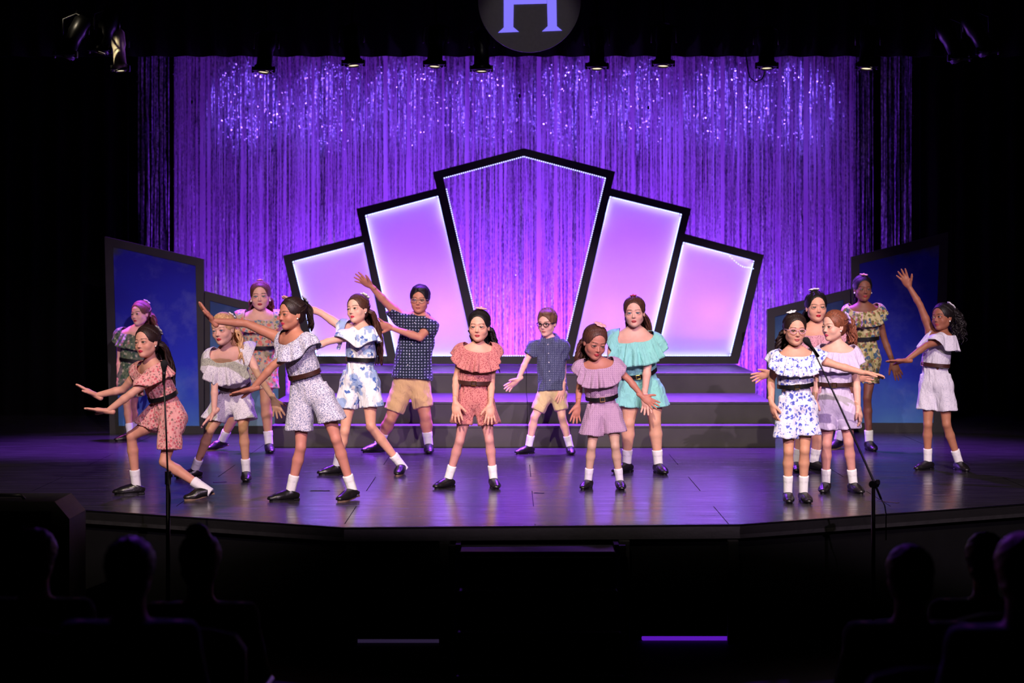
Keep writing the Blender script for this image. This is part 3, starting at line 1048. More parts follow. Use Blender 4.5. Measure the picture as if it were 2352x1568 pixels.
def fabric(name, base, layers=(), rough=0.85, crease=0.5, flat2d=False):
    """cloth: base colour + printed motifs. layer = (rgb, scale, threshold, randomness, wobble)"""
    t = NT(name)
    v = t.coords()
    n = t.noise(v, 14, 3)
    b = lin(base)
    col = t.ramp(n, [(0.3, tuple(x * .93 for x in b[:3]) + (1,)), (0.7, b)])
    for i, (rgb, sc, th, rnd, wob) in enumerate(layers):
        vv = t.coords(loc=(i * 3.7, i * 1.3, i * 2.9))
        if wob:
            nz = t.n('ShaderNodeTexNoise')
            nz.inputs['Scale'].default_value = sc * 1.6
            nz.inputs['Detail'].default_value = 3
            t.l(vv, nz.inputs['Vector'])
            mx = t.n('ShaderNodeVectorMath', operation='SCALE')
            sb = t.n('ShaderNodeVectorMath', operation='SUBTRACT')
            sb.inputs[1].default_value = (.5, .5, .5)
            t.l(nz.outputs['Color'], sb.inputs[0])
            t.l(sb.outputs[0], mx.inputs[0]); mx.inputs['Scale'].default_value = wob / sc
            ad = t.n('ShaderNodeVectorMath', operation='ADD')
            t.l(vv, ad.inputs[0]); t.l(mx.outputs[0], ad.inputs[1])
            vv = ad.outputs[0]
        vo = t.n('ShaderNodeTexVoronoi')
        if flat2d:
            sx = t.n('ShaderNodeSeparateXYZ'); cb = t.n('ShaderNodeCombineXYZ')
            t.l(vv, sx.inputs[0]); t.l(sx.outputs['X'], cb.inputs['X']); t.l(sx.outputs['Z'], cb.inputs['Y'])
            vo.voronoi_dimensions = '2D'; vv = cb.outputs[0]
        vo.inputs['Scale'].default_value = sc
        vo.inputs['Randomness'].default_value = rnd
        t.l(vv, vo.inputs['Vector'])
        f = t.ramp(vo.outputs['Distance'], [(max(0, th - .05), (1, 1, 1, 1)), (th + .05, (0, 0, 0, 1))])
        col = t.mix(f, col, lin(rgb))
    t.l(col, t.bsdf.inputs['Base Color'])
    t.set(Roughness=rough)
    t.bsdf.inputs['Specular IOR Level'].default_value = 0.2
    t.bsdf.inputs['Sheen Weight'].default_value = 0.1
    w1 = t.n('ShaderNodeTexNoise')
    w1.inputs['Scale'].default_value = 16
    w1.inputs['Detail'].default_value = 4
    w1.inputs['Distortion'].default_value = 1.2
    t.l(t.coords(scale=(1, 1, .45)), w1.inputs['Vector'])
    t.bump(w1.outputs['Fac'], crease, 0.035)
    return t.m


def attr_mat(name, rough, coat=0.0):
    t = NT(name)
    a = t.n('ShaderNodeAttribute', attribute_name='Col')
    v = t.coords()
    m = t.mix(0.05, a.outputs['Color'], t.ramp(t.noise(v, 60), [(0, (0, 0, 0, 1)), (1, (1, 1, 1, 1))]))
    t.l(m, t.bsdf.inputs['Base Color'])
    t.set(Roughness=rough)
    t.bsdf.inputs['Coat Weight'].default_value = coat
    return t.m


M_SKIN = skin_mat()
M_EYE = attr_mat('eye', 0.15, 0.5)
M_SOCK = plain('white_sock', (228, 226, 228), 0.9, noise=.04, bump=.4, bscale=160)
M_SHOE = plain('black_leather', (20, 18, 20), 0.33, noise=.2, bump=.35, bscale=70)
M_SOLE = plain('shoe_sole', (120, 95, 75), 0.7)
M_BELT = {'black': plain('black_belt', (16, 15, 17), 0.4, bump=.2), 'brown': plain('brown_belt', (60, 30, 26), 0.45, bump=.3)}
M_GOLD = plain('gold_metal', (205, 170, 110), 0.25, 1.0)
M_PEARL = plain('pearl', (240, 236, 230), 0.2, 0.0, noise=.02)
M_GLASSF = {'clear': plain('clear_pink_frame', (200, 150, 175), 0.25), 'black': plain('black_frame', (14, 13, 15), 0.3), 'gold': plain('thin_gold_frame', (200, 170, 140), 0.3, .7)}
_lens = NT('spectacle_lens'); _lens.set(Base_Color=(1, 1, 1, 1), Roughness=0.03)
_tp = _lens.n('ShaderNodeBsdfTransparent'); _ms = _lens.n('ShaderNodeMixShader'); _ms.inputs[0].default_value = .06
_gl = _lens.n('ShaderNodeBsdfGlossy'); _gl.inputs['Roughness'].default_value = .05
_lens.l(_tp.outputs[0], _ms.inputs[1]); _lens.l(_gl.outputs[0], _ms.inputs[2]); _lens.l(_ms.outputs[0], _lens.out.inputs['Surface'])
M_LENS = _lens.m
HAIR = {
    'dark': hair_mat('dark_brown_hair', (38, 22, 20)), 'black': hair_mat('black_hair', (20, 14, 16)),
    'brown': hair_mat('brown_hair', (78, 46, 36)), 'chestnut': hair_mat('chestnut_hair', (92, 54, 40)),
    'blonde': hair_mat('blonde_hair', (205, 160, 115)), 'red': hair_mat('reddish_hair', (122, 68, 48)),
    'boy': hair_mat('short_brown_hair', (104, 72, 50)),
}
BOW = {'white': plain('white_bow', (225, 222, 228), 0.8), 'pink': plain('pink_bow', (228, 165, 170), 0.8), 'lilac': plain('lilac_bow', (190, 165, 225), 0.8),
       'red': plain('red_bow', (200, 70, 90), 0.8), 'grey': plain('grey_bow', (150, 145, 160), 0.8)}


# ------------------------------------------------------------------ people: anatomy
def bone(par, xy, L, sg):
    """joint seen at pixel xy, a bone length L away from its parent; sg < 0 comes towards the camera"""
    Y = par[1]
    for _ in range(3):
        p = P(xy[0], xy[1], Y)
        d = math.hypot(p[0] - par[0], p[2] - par[2])
        Y = par[1] + sg * math.sqrt(max(0.0, L * L - d * d))
    return P(xy[0], xy[1], Y)


def rotz(v, a):
    c, s = math.cos(a), math.sin(a)
    return np.array([v[0] * c - v[1] * s, v[0] * s + v[1] * c, v[2]])


def hand_field(wr, d, n, L, right, spread=1.0, curl=0.25, rw=0.02):
    """wrist, finger direction, palm normal, hand length"""
    d = nrm(d); n = nrm(n - d * np.dot(n, d))
    th = np.cross(d, n) if right else np.cross(n, d)      # towards the thumb
    F = Field()
    F.cone(wr - d * .035, wr + d * .01, rw, rw * 1.02, 0.01)
    kp = wr + d * L * .46
    M = np.array([th, d, n])
    F.ell(wr + d * L * .27, (L * .215, L * .29, L * .10), M, 0.012)
    F.econe(wr + d * .01, wr + d * L * .40, rw * 1.05, L * .19, n, .55, 0.012)
    r = L * .056
    for i, (off, ln, ang) in enumerate(((.155, .48, 10), (.052, .53, 2), (-.052, .50, -7), (-.15, .40, -17))):
        b = kp + th * off * L - n * 0 - d * abs(off) * L * .15
        a = math.radians(ang * spread)
        f = d * math.cos(a) + th * math.sin(a)
        l = ln * L
        c1 = curl * (.6 + .25 * i)
        f1 = nrm(f + n * c1 * .25); f2 = nrm(f + n * c1); f3 = nrm(f + n * c1 * 1.8)
        p1 = b + f1 * l * .45; p2 = p1 + f2 * l * .3; p3 = p2 + f3 * l * .25
        s = 1.0 if i < 3 else .87
        F.cone(b - f * L * .06, p1, r * 1.12 * s, r * 1.02 * s, 0.006)
        F.cone(p1, p2, r * 1.04 * s, r * .93 * s, 0.003)
        F.cone(p2, p3, r * .94 * s, r * .74 * s, 0.003)
    b = wr + d * L * .14 + th * L * .13
    a = math.radians(42 * min(1.2, .6 + .4 * spread))
    f = nrm(d * math.cos(a) + th * math.sin(a) + n * .35)
    p1 = b + f * L * .2; p2 = p1 + nrm(f + d * .25) * L * .17; p3 = p2 + nrm(f + d * .5) * L * .13
    F.cone(b, p1, r * 1.6, r * 1.25, 0.012)
    F.cone(p1, p2, r * 1.2, r * 1.08, 0.004)
    F.cone(p2, p3, r * 1.08, r * .8, 0.003)
    return F


def head_field(C, M, h, neckb, neck_r, child=1.0):
    """C centre, M rows = (left, forward, up), h head height"""
    w = lambda x, y, z: C + h * (x * M[0] + y * M[1] + z * M[2])
    F = Field()
    F.ell(w(0, -.06, .13), np.array((.345, .43, .37)) * h, M, .02)
    F.ell(w(0, .07, -.13), np.array((.288, .31, .37)) * h, M, .08 * h)
    for s in (-1, 1):
        F.cone(w(s * .178, .01, -.25), w(s * .045, .23, -.40), .108 * h, .086 * h, .07 * h)
        F.ell(w(s * .16, .20, -.15), np.array((.12, .13, .125)) * h, M, .05 * h)
    F.ell(w(0, .26, -.41), np.array((.085, .085, .075)) * h, M, .05 * h)
    F.ell(w(0, .30, .075), np.array((.19, .075, .05)) * h, M, .05 * h)
    for s in (-1, 1):
        F.ell(w(s * .137, .43, -.012), np.array((.085, .10, .05)) * h, M, .05 * h, 's')
        F.ell(w(s * .137, .292, -.02), np.array((.09, .088, .088)) * h, M, .02 * h)
        F.ell(w(s * .139, .40, -.02), np.array((.066, .085, .022)) * h, M, .008 * h, 's')
        F.ell(w(s * .325, -.05, -.05), np.array((.030, .07, .115)) * h, M, .03 * h)
        F.ell(w(s * .352, -.03, -.03), np.array((.016, .035, .06)) * h, M, .02 * h, 's')
    F.cone(w(0, .33, .01), w(0, .415, -.15), .026 * h, .042 * h, .03 * h)
    for s in (-1, 1):
        F.ell(w(s * .04, .375, -.165), np.array((.033, .035, .027)) * h, M, .02 * h)
    F.ell(w(0, .345, -.277), np.array((.076, .046, .021)) * h, M, .014 * h)
    F.ell(w(0, .342, -.316), np.array((.062, .046, .024)) * h, M, .014 * h)
    F.ell(w(0, .405, -.295), np.array((.075, .045, .006)) * h, M, .012 * h, 's')
    F.cone(w(0, -.09, -.22), w(0, -.09, -.22) * .4 + neckb * .6, neck_r, neck_r * 1.01, .05 * h)
    return F


def face_colors(V, C, M, h, skin, lip, brow, rosy=1.0):
    q = ((V - C) @ M.T) / h
    x, y, z = np.abs(q[:, 0]), q[:, 1], q[:, 2]
    col = np.tile(np.array(skin), (len(V), 1))

    def blend(m, c):
        nonlocal col
        m = np.clip(m, 0, 1)[:, None]
        col = col * (1 - m) + np.array(c) * m
    fr = (y > .12)
    ck = np.exp(-(((x - .17) / .09) ** 2 + ((z + .13) / .08) ** 2)) * fr
    blend(.33 * rosy * ck, np.array(skin) * np.array((1.02, .62, .62)))
    ey = np.exp(-(((x - .137) / .10) ** 2 + ((z + .0) / .06) ** 2)) * fr
    blend(.3 * ey, np.array(skin) * np.array((.7, .58, .58)))
    d = ((x / .082) ** 2 + ((z + .296) / .040) ** 2)
    blend((1.25 - d) * 3 * (y > .26), lip)
    d = ((x / .075) ** 2 + ((z + .295) / .008) ** 2)
    blend((1.2 - d) * 2 * (y > .26), np.array(lip) * .25)
    bz = .088 - 1.2 * (x - .13) ** 2 + .02 * (x - .13)
    d = np.maximum(np.abs(x - .138) / .085, np.abs(z - bz) / .012)
    blend((1.3 - d) * 1.6 * (y > .14), brow)
    d = ((x - .139) / .083) ** 2 + ((z + .02) / .041) ** 2
    blend((1.12 - d) * 3 * (z > -.02) * (y > .2), np.array(brow) * .5)
    blend((.95 - d) * 1.0 * (z <= -.02) * (y > .2), np.array(skin) * .45)
    d = ((x - .022) / .014) ** 2 + ((z + .178) / .011) ** 2
    blend((1.2 - d) * 1.5 * (y > .33), np.array(skin) * .25)
    return col


def ell_ray(c, r, M, d):
    """point on an ellipsoid surface in local direction d"""
    t = 1.0 / np.linalg.norm(d / r)
    return c + (d * t) @ M


def strand(mb, pts, r0, taper=0.35, seg=5):
    n = len(pts)
    mb.tube(pts, [r0 * (1 if i < n * .6 else 1 - (1 - taper) * (i - n * .6) / (n * .4)) * (.75 if i == 0 else 1) for i in range(n)], seg)


def slerp(a, b, t):
    a = nrm(a); b = nrm(b)
    o = math.acos(max(-1, min(1, float(a @ b))))
    if o < 1e-3:
        return a
    return (math.sin((1 - t) * o) * a + math.sin(t * o) * b) / math.sin(o)


def make_hair(sp, root, C, M, h, body_field, rng):
    style = sp['hair']
    mat = HAIR[style['col']]
    w = lambda x, y, z: C + h * (x * M[0] + y * M[1] + z * M[2])
    boy = style['kind'] == 'boy'
    F = Field()
    r0 = np.array((.372, .455, .405)) if not boy else np.array((.375, .465, .43))
    c0 = np.array((0, -.075, .14))
    F.ell(w(*c0), r0 * h, M, .02)
    F.ell(w(0, -.21, -.06), np.array((.29, .27, .30 if not boy else .24)) * h, M, .06 * h)
    if boy:
        F.ell(w(.04, .16, .40), np.array((.25, .2, .09)) * h, M, .10 * h)
        F.ell(w(0, .44, -.16), np.array((.31, .36, .47)) * h, M, .03 * h, 's')
        for s in (-1, 1):
            F.ell(w(s * .42, .04, -.2), np.array((.14, .26, .22)) * h, M, .03 * h, 's')
    else:
        F.ell(w(0, .44, -.14), np.array((.315, .40, .49)) * h, M, .02 * h, 's')
        for s in (-1, 1):
            F.ell(w(s * .42, .05, -.13), np.array((.12, .17, .17)) * h, M, .02 * h, 's')
    tie = np.array(style.get('tie', (0, -.85, .4)))

    def grooves(d, p):
        q = ((p - C) @ M.T) / h
        if boy:
            return d + .007 * h * np.sin(q[:, 1] * 38 + 5 * np.sin(q[:, 0] * 6) + q[:, 2] * 8)
        a = np.arctan2(q[:, 0], q[:, 2] - .05 + .3 * q[:, 1])
        return d + .006 * h * np.sin(a * 46 + 3 * np.sin(q[:, 1] * 6))
    V, Q = F.mesh(.0052, extra=grooves)
    mb = MB()
    if not boy:
        for i in range(76):
            f = -118 + 236 * (i + rng.random() * .8) / 76
            a = math.radians(f)
            el = .62 * math.cos(a * .9) + .02
            st = nrm(np.array((math.sin(a) * .95, math.cos(a) * .75, el - (.35 if abs(f) > 95 else 0))))
            pts = []
            for j in range(8):
                dd = slerp(st, tie, j / 7)
                k = (.945 if j == 0 else .99 if j == 1 else 1.0 + .012 * rng.random())
                pts.append(w(*(c0 + dd / np.linalg.norm(dd / r0) * k)))
            strand(mb, pts, .023 * h, .7, 5)
    else:
        for i in range(150):
            a = math.radians(-180 + 360 * rng.random())
            el = .25 + .75 * rng.random()
            st = nrm(np.array((math.sin(a) * (1.25 - el), math.cos(a) * (1.25 - el) * .9 - .05, el)))
            if st[2] < .62 and st[1] > .2:
                continue
            fw = np.array((.75, .25, -.05)) if st[2] > .55 else np.array((0, -.25, -.6))
            pts = []
            for j in range(5):
                dd = nrm(st + fw * .10 * j)
                k = .985 + .02 * math.sin(j / 4 * math.pi)
                pts.append(w(*(c0 + dd / np.linalg.norm(dd / r0) * k)))
            strand(mb, pts, .022 * h, .4, 5)
    # hanging lengths
    n = style.get('n', 70)
    Lh = style.get('len', .3)
    wav = style.get('wave', .012)
    side = style.get('side', 0.0)
    P0, D0 = [], []
    for i in range(n if not boy else 0):
        if style['kind'] == 'pony':
            r = rng.random() * .09
            a = rng.random() * 6.28
            td = nrm(tie)
            s0 = c0 + td / np.linalg.norm(td / r0) * 1.04
            P0.append(w(s0[0] + r * math.cos(a), s0[1] - .02, s0[2] + r * math.sin(a)))
            D0.append(-M[1] * (.8 + .4 * rng.random()) + M[2] * .25 + M[0] * (rng.random() - .5) * .9 + M[0] * side)
        elif style['kind'] == 'curly':
            a = rng.random() * 6.28; r = .16 * math.sqrt(rng.random())
            P0.append(w(r * math.cos(a), -.44 + .1 * rng.random(), .2 + r * math.sin(a)))
            D0.append(-M[1] * (.5 + .9 * rng.random()) + M[2] * (1.1 * rng.random() - .35) + M[0] * (rng.random() - .5) * 1.6)
        else:                                   # half-up / loose
            a = math.radians(-78 + 156 * (i + rng.random()) / n)
            z = -.02 + .2 * rng.random() * math.cos(a) - .12
            P0.append(w(.33 * math.sin(a), -.12 - .38 * math.cos(a), z))
            D0.append(-M[1] * .6 + M[0] * (.15 * math.sin(a) + side))
    if P0:
        p = np.array(P0); d = np.array([nrm(q) for q in D0])
        steps = style.get('steps', 12)
        ph = rng.random(len(p)) * 6.28; fr = (.8 + .5 * rng.random(len(p)))
        ln = Lh * (.72 + .36 * rng.random(len(p)))
        paths = [p.copy()]
        frnt = style.get('front', 0.0)
        for j in range(steps):
            t = (j + 1) / steps
            g = np.array((0, 0, -1.0)) + M[0] * side * .25 + M[1] * (frnt * (1 if t < .5 else .4) - (.22 if t < .45 else 0))
            d = d * (.62 if style['kind'] != 'curly' else .86) + g * (.38 if style['kind'] != 'curly' else .14)
            d /= np.linalg.norm(d, axis=1, keepdims=True)
            p = p + d * (ln / steps)[:, None]
            wv = wav * np.sin(ph + fr * t * style.get('freq', 9.0))
            wv2 = wav * np.cos(ph * 1.7 + fr * t * style.get('freq', 9.0))
            q = p + wv[:, None] * M[0] + wv2[:, None] * M[1]
            dd = body_field.eval(q)
            push = np.clip(.012 - dd, 0, .05)
            if push.max() > 0:
                gr = body_field.grad(q)
                q = q + gr * push[:, None]; p = p + gr * push[:, None]
            paths.append(q.copy())
        paths = np.array(paths)
        for i in range(paths.shape[1]):
            strand(mb, paths[:, i], style.get('rad', .0085) * (.7 + .6 * rng.random()), .2, 5)
    base = len(V)
    allV = np.concatenate([V, np.array(mb.v).reshape(-1, 3)]) if mb.v else V
    faces = [tuple(q) for q in Q.tolist()] + [tuple(i + base for i in f) for f in mb.f]
    o = newmesh('hair', allV, faces, mat, root, smooth=True)
    return o, w


def make_bow(w, M, h, pos, mat, root, rng, size=1.0, n=6):
    mb = MB()
    c = w(*pos)
    up = nrm(c - w(0, -.05, .1))
    a = nrm(np.cross(up, M[1] + .01)); b = np.cross(up, a)
    for i in range(n):
        t = 2 * math.pi * i / n + rng.random() * .4
        dr = a * math.cos(t) + b * math.sin(t)
        R = np.array([dr, np.cross(up, dr), up]).T
        mb.sphere(c + dr * .022 * size + up * .008, (.022 * size, .016 * size, .007 * size), 8, 5, R)
    mb.sphere(c + up * .012, .010 * size, 8, 5)
    return mb.build('hair_bow', mat, root, True)


def make_glasses(w, M, h, kind, root):
    mb = MB(); ml = MB()
    for s in (-1, 1):
        c = (s * .14, .43, -.02)
        pts = [w(c[0] + .098 * math.cos(t) * (1 + .06 * math.cos(2 * t)), c[1] - .04 * abs(math.cos(t)) * (1 if s * math.cos(t) > 0 else 0), c[2] + .078 * math.sin(t)) for t in np.linspace(0, 2 * math.pi, 25)]
        mb.tube(pts, .0024 if kind != 'black' else .0034, 6, False)
        ml.add(pts[:-1], [tuple(range(24))])
        mb.tube([w(s * .235, .40, .01), w(s * .31, .28, .015), w(s * .345, 0, .01), w(s * .35, -.08, -.02)], .0022 if kind != 'black' else .003, 6)
    mb.tube([w(-.045, .43, 0), w(0, .445, .012), w(.045, .43, 0)], .0022, 6)
    o = mb.build('eyeglasses', M_GLASSF[kind], root, True)
    ml.build('lens', M_LENS, o)
    return o


def drape(body, N, lat, fwd, up, k, mat, root, rng, nw=1.0, length=1.0, flutes=12, name='ruffle_collar', amp=1.0, drop=1.0):
    """gathered flounce that starts at the neckline and falls over shoulders and chest"""
    n, m = 232, 13
    th = np.linspace(0, 2 * math.pi, n, endpoint=False)
    cs, sn = np.cos(th), np.sin(th)
    bf = np.where(cs > 0, .082, .062) * k
    ring = N + np.outer(sn * .108 * k * nw, lat) + np.outer(cs * bf, fwd) + np.outer((-.030 * drop * np.clip(cs, 0, 1) - .012 - .014 * (nw - 1) * 8 * np.abs(sn)) * k, up)
    rad = np.outer(sn, lat) + np.outer(cs * .8, fwd)
    rad /= np.linalg.norm(rad, axis=1, keepdims=True)
    p = ring.copy()
    for _ in range(5):
        d = body.eval(p); g = body.grad(p)
        p = p - g * (d - .007)[:, None]
    L = (.118 + .022 * np.clip(cs, 0, 1)) * k * length
    gdir = nrm(-.7 * up + np.array((0, 0, -.3)))
    ph = rng.random() * 6.28
    fs = np.sin(flutes * th + ph + .9 * np.sin(3 * th + 1))
    fl = np.sign(fs) * np.abs(fs) ** .8 * (.8 + .35 * np.sin(5 * th + 2)) + .3 * np.sin((2 * flutes - 5) * th + 1.3)
    ga = np.sin(4 * flutes * th + 2 * np.sin(7 * th))
    rows = [p - gdir * .003 - rad * .002, p.copy()]
    for j in range(m):
        t = (j + 1) / m
        g = body.grad(p)
        dirv = gdir * 1.0 + rad * .38
        dirv = dirv - g * np.clip(np.einsum('ij,ij->i', dirv, g), None, 0)[:, None]
        dirv /= np.linalg.norm(dirv, axis=1, keepdims=True)
        p = p + dirv * (L / m)[:, None]
        off = .007 + .007 * t * k
        d = body.eval(p)
        push = np.clip(off - d, 0, .04)
        p = p + body.grad(p) * push[:, None]
        disp = (.38 + .55 * fl) * .030 * k * amp * t ** .9 + ga * .0022 * (1 - t) ** .5
        hang = np.clip(1 - np.abs(g[:, 2]), .35, 1)
        q = p + rad * (disp * hang)[:, None] + g * (disp * (1 - hang) * .8)[:, None]
        q = q + up * (.006 * fl * t)[:, None]
        rows.append(q)
    R = len(rows)
    V = np.concatenate(rows)
    i = np.arange(n); nx = (i + 1) % n
    Q = np.concatenate([np.stack([r * n + i, (r + 1) * n + i, (r + 1) * n + nx, r * n + nx], 1) for r in range(R - 1)])
    o = newmesh(name, V, Q, mat, root, True)
    md = o.modifiers.new('thick', 'SOLIDIFY'); md.thickness = .003; md.offset = 0
    return o


def ring_around(field, c, ax, lat, n, rmax=.3, off=.0):
    """radius of the zero level of a field around axis ax through c"""
    u = nrm(lat - ax * (lat @ ax)); v = np.cross(ax, u)
    th = np.linspace(0, 2 * math.pi, n, endpoint=False)
    D = np.outer(np.cos(th), u) + np.outer(np.sin(th), v)
    lo = np.zeros(n); hi = np.full(n, rmax)
    for _ in range(14):
        mid = (lo + hi) / 2
        ins = field.eval(c + D * mid[:, None]) < 0
        lo = np.where(ins, mid, lo); hi = np.where(ins, hi, mid)
    return D, (lo + hi) / 2 + off


def loft(rings, closed_cap=False):
    n = len(rings[0]); R = len(rings)
    V = np.concatenate(rings)
    i = np.arange(n); nx = (i + 1) % n
    Q = np.concatenate([np.stack([r * n + i, r * n + nx, (r + 1) * n + nx, (r + 1) * n + i], 1) for r in range(R - 1)])
    return V, Q


def make_shoe(ank, yaw, heel, k, root):
    t = np.array((math.sin(yaw), -math.cos(yaw), 0.0)); s = np.array((-t[1], t[0], 0.0)); up = np.array((0, 0, 1.0))
    L = .215 * k
    base = np.array((ank[0], ank[1], 0.0))
    F = Field()
    hl = heel
    hp = base - t * .035 * k + up * (.034 * k + hl)
    bp = base + t * .10 * k + up * .030 * k
    tp = base + t * .150 * k + up * .024 * k
    if hl > 0:
        bp = bp - t * hl * .3; tp = tp - t * hl * .3
    F.econe(hp, bp, .033 * k, .041 * k, up, .80, .02)
    F.econe(bp, tp, .041 * k, .033 * k, up, .66, .02)
    F.econe(np.array((ank[0], ank[1], ank[2] - .012)), base + t * .06 * k + up * (.042 * k + hl * .5), .038 * k, .034 * k, t, .95, .03)
    F.cone(hp + up * .02 * k, np.array((ank[0], ank[1], ank[2] - .012)) - t * .014, .031 * k, .033 * k, .02)
    nrmfl = up

    def cut(d, p):
        d = np.maximum(d, .012 + hl * .0 - p[:, 2])
        top = (p - ank) @ nrm(up * .9 - t * .35) - .004
        d = np.maximum(d, top)
        return d
    V, Q = F.mesh(.0065 * k, extra=cut)
    o = newmesh('shoe', V, Q, M_SHOE, root, True)
    mb = MB()
    sp = []
    for a in np.linspace(0, 2 * math.pi, 20, endpoint=False):
        ca, sa = math.cos(a), math.sin(a)
        f = ca * .108 * k + .058 * k
        wd = (.033 + .006 * ca) * k
        z = hl * max(0, (1 - (f + .05 * k) / (.15 * k)))
        sp.append(base + t * f + s * sa * wd + up * z)
    n = len(sp)
    V = [p for p in sp] + [p + up * .013 for p in sp]
    mb.add(V, [tuple(range(n - 1, -1, -1)), tuple(range(n, 2 * n))] + [(i, (i + 1) % n, (i + 1) % n + n, i + n) for i in range(n)])
    for x in (-.03, ):
        mb.bevbox(base + t * (x - .01) * k + up * (.008 + hl), (.05 * k, .05 * k, .014), .003, np.array([t, s, up]).T)
    mb.build('sole', M_SHOE if hl < .001 else M_SOLE, o)
    return o


def person(sp):
    rng = np.random.default_rng(sp['seed'])
    H, b = sp['H'], sp.get('b', 1.0)
    k = H / 1.4
    fR, fL = sp['footR'], sp['footL']
    Yr, Yl = floorY(fR[2]), floorY(fL[2])
    Y0 = (Yr + Yl) / 2
    J = lambda q: P(q[0], q[1], Y0 + (q[2] if len(q) > 2 else 0))
    neck, waist, pelvis = J(sp['neck']), J(sp['waist']), J(sp['pelvis'])
    shR, shL, hipR, hipL = J(sp['shR']), J(sp['shL']), J(sp['hipR']), J(sp['hipL'])
    ankR, ankL = P(fR[0], fR[1], Yr), P(fL[0], fL[1], Yl)
    kneeR = P(*sp['kneeR'][:2], (hipR[1] + ankR[1]) / 2 + (sp['kneeR'][2] if len(sp['kneeR']) > 2 else -.04))
    kneeL = P(*sp['kneeL'][:2], (hipL[1] + ankL[1]) / 2 + (sp['kneeL'][2] if len(sp['kneeL']) > 2 else -.04))
    def low(an, kn):
        zt = .066 * k
        if an[2] > zt:
            t = (an[2] - zt) / max(.05, kn[2] - an[2])
            an = an + (an - kn) * t
        return an
    ankR, ankL = low(ankR, kneeR), low(ankL, kneeL)
    arms = {}
    for s, sh in (('R', shR), ('L', shL)):
        a = sp['arm' + s]
        e = bone(sh, a[0], .178 * H, a[0][2]); wr = bone(e, a[1], .152 * H, a[1][2])
        tp = bone(wr, a[2], .112 * H, a[2][2])
        arms[s] = (sh, e, wr, tp)
    root = thing('person', sp['label'], 'person', ((ankR[0] + ankL[0]) / 2, Y0, 0), 'children performing on the stage')
    lat = nrm(shL - shR); up = nrm(neck - waist)
    fwd = nrm(np.cross(lat, up)); lat2 = nrm(np.cross(up, fwd))
    plat = nrm(hipL - hipR); pup = nrm(waist - pelvis); pfwd = nrm(np.cross(plat, pup))
    boy = sp['outfit'] == 'boy'
    # ---- head frame
    hx, hy, hpx, yaw, pitch, roll = sp['head']
    yw, pt, rl = (math.radians(v) for v in (yaw, pitch, roll))
    hf = np.array((math.sin(yw) * math.cos(pt), -math.cos(yw) * math.cos(pt), math.sin(pt)))
    hu = nrm(np.array((0, 0, 1.0)) - hf * hf[2])
    hl = np.cross(hf, hu) * 1.0
    hl = nrm(np.cross(hu, hf)) * -1.0 if np.cross(hu, hf) @ lat < -2 else nrm(np.cross(hf, hu))
    # left = up x forward ; for a figure facing the camera that is +X
    hl = nrm(np.cross(hu, hf))
    hl, hu = hl * math.cos(rl) + hu * math.sin(rl), hu * math.cos(rl) - hl * math.sin(rl)
    M = np.array([hl, hf, hu])
    Yh = neck[1] + sp.get('hdy', -.02)
    C = P(hx, hy, Yh)
    h = hpx * Yh / FPX
    nr = .0375 * k * (1 + .6 * (b - 1))
    nhead = C + h * (-.09 * M[1] - .22 * M[2])
    # ---- body
    def torso(F, e, arms_part=0.0):
        ch0 = waist + (neck - waist) * .30; ch1 = waist + (neck - waist) * .80
        F.econe(pelvis + pup * .0, waist, .106 * k * b + e, .088 * k * b + e, pfwd, .76, .04)
        F.econe(waist, ch0, .088 * k * b + e, .098 * k * b + e, fwd, .74, .04)
        F.econe(ch0, ch1, .098 * k * b + e, .104 * k * b + e, fwd, .68, .05)
        for s in (shR, shL):
            inn = neck + (s - neck) * .35 - up * .035 * k
            F.cone(inn, s - up * .012 * k, .050 * k * b + e, .043 * k * b + e, .04)
            F.cone(neck + up * .012, s - up * .004, .026 * k + e, .03 * k + e, .03)
        F.cone(neck - up * .03, nhead, nr * 1.10 + e, nr + e, .02)
        if arms_part:
            for s in 'RL':
                sh, el, wr, _ = arms[s]
                F.cone(sh, sh + (el - sh) * arms_part, .041 * k * b + e, .036 * k * b + e, .03)
    B = Field()
    torso(B, 0)
    for hp, kn, an in ((hipR, kneeR, ankR), (hipL, kneeL, ankL)):
        bb = b; b = bb * (.90 if bb < 1.05 else .96)
        B.cone(pelvis * .4 + hp * .6, hp, .080 * k * b, .074 * k * b, .03)
        m1 = hp + (kn - hp) * .55
        B.cone(hp, m1, .074 * k * b, .0555 * k * b, .015)
        B.cone(m1, kn, .0555 * k * b, .040 * k * b, .012)
        B.ell(kn + np.array((0, -.012 * k, .0)), np.array((.029, .032, .036)) * k * b, None, .015)
        cf = kn + (an - kn) * .30 + np.array((0, .008 * k, 0))
        B.cone(kn, cf, .039 * k * b, .0435 * k * b, .012)
        B.cone(cf, an + (kn - an) * .14, .0435 * k * b, .0265 * k * (1 + .5 * (b - 1)), .012)
        B.cone(an + (kn - an) * .14, an, .0265 * k * b, .027 * k, .01)
        b = bb
    for s in 'RL':
        sh, el, wr, tp = arms[s]
        ub = 1 + .8 * (b - 1); fb = 1 + .6 * (b - 1)
        B.cone(sh, sh + (el - sh) * .5, .040 * k * ub, .0345 * k * ub, .02)
        B.cone(sh + (el - sh) * .5, el, .0345 * k * ub, .0265 * k * fb, .01)
        fm = el + (wr - el) * .28
        B.cone(el, fm, .0265 * k * fb, .0285 * k * fb, .01)
        B.cone(fm, wr, .0285 * k * fb, .0195 * k, .01)
    body_all = B
    V1, Q1 = B.mesh(.0085)
    HF = head_field(C, M, h, neck, nr)
    V2, Q2 = HF.mesh(.0036)
    parts = [(V1, Q1), (V2, Q2)]
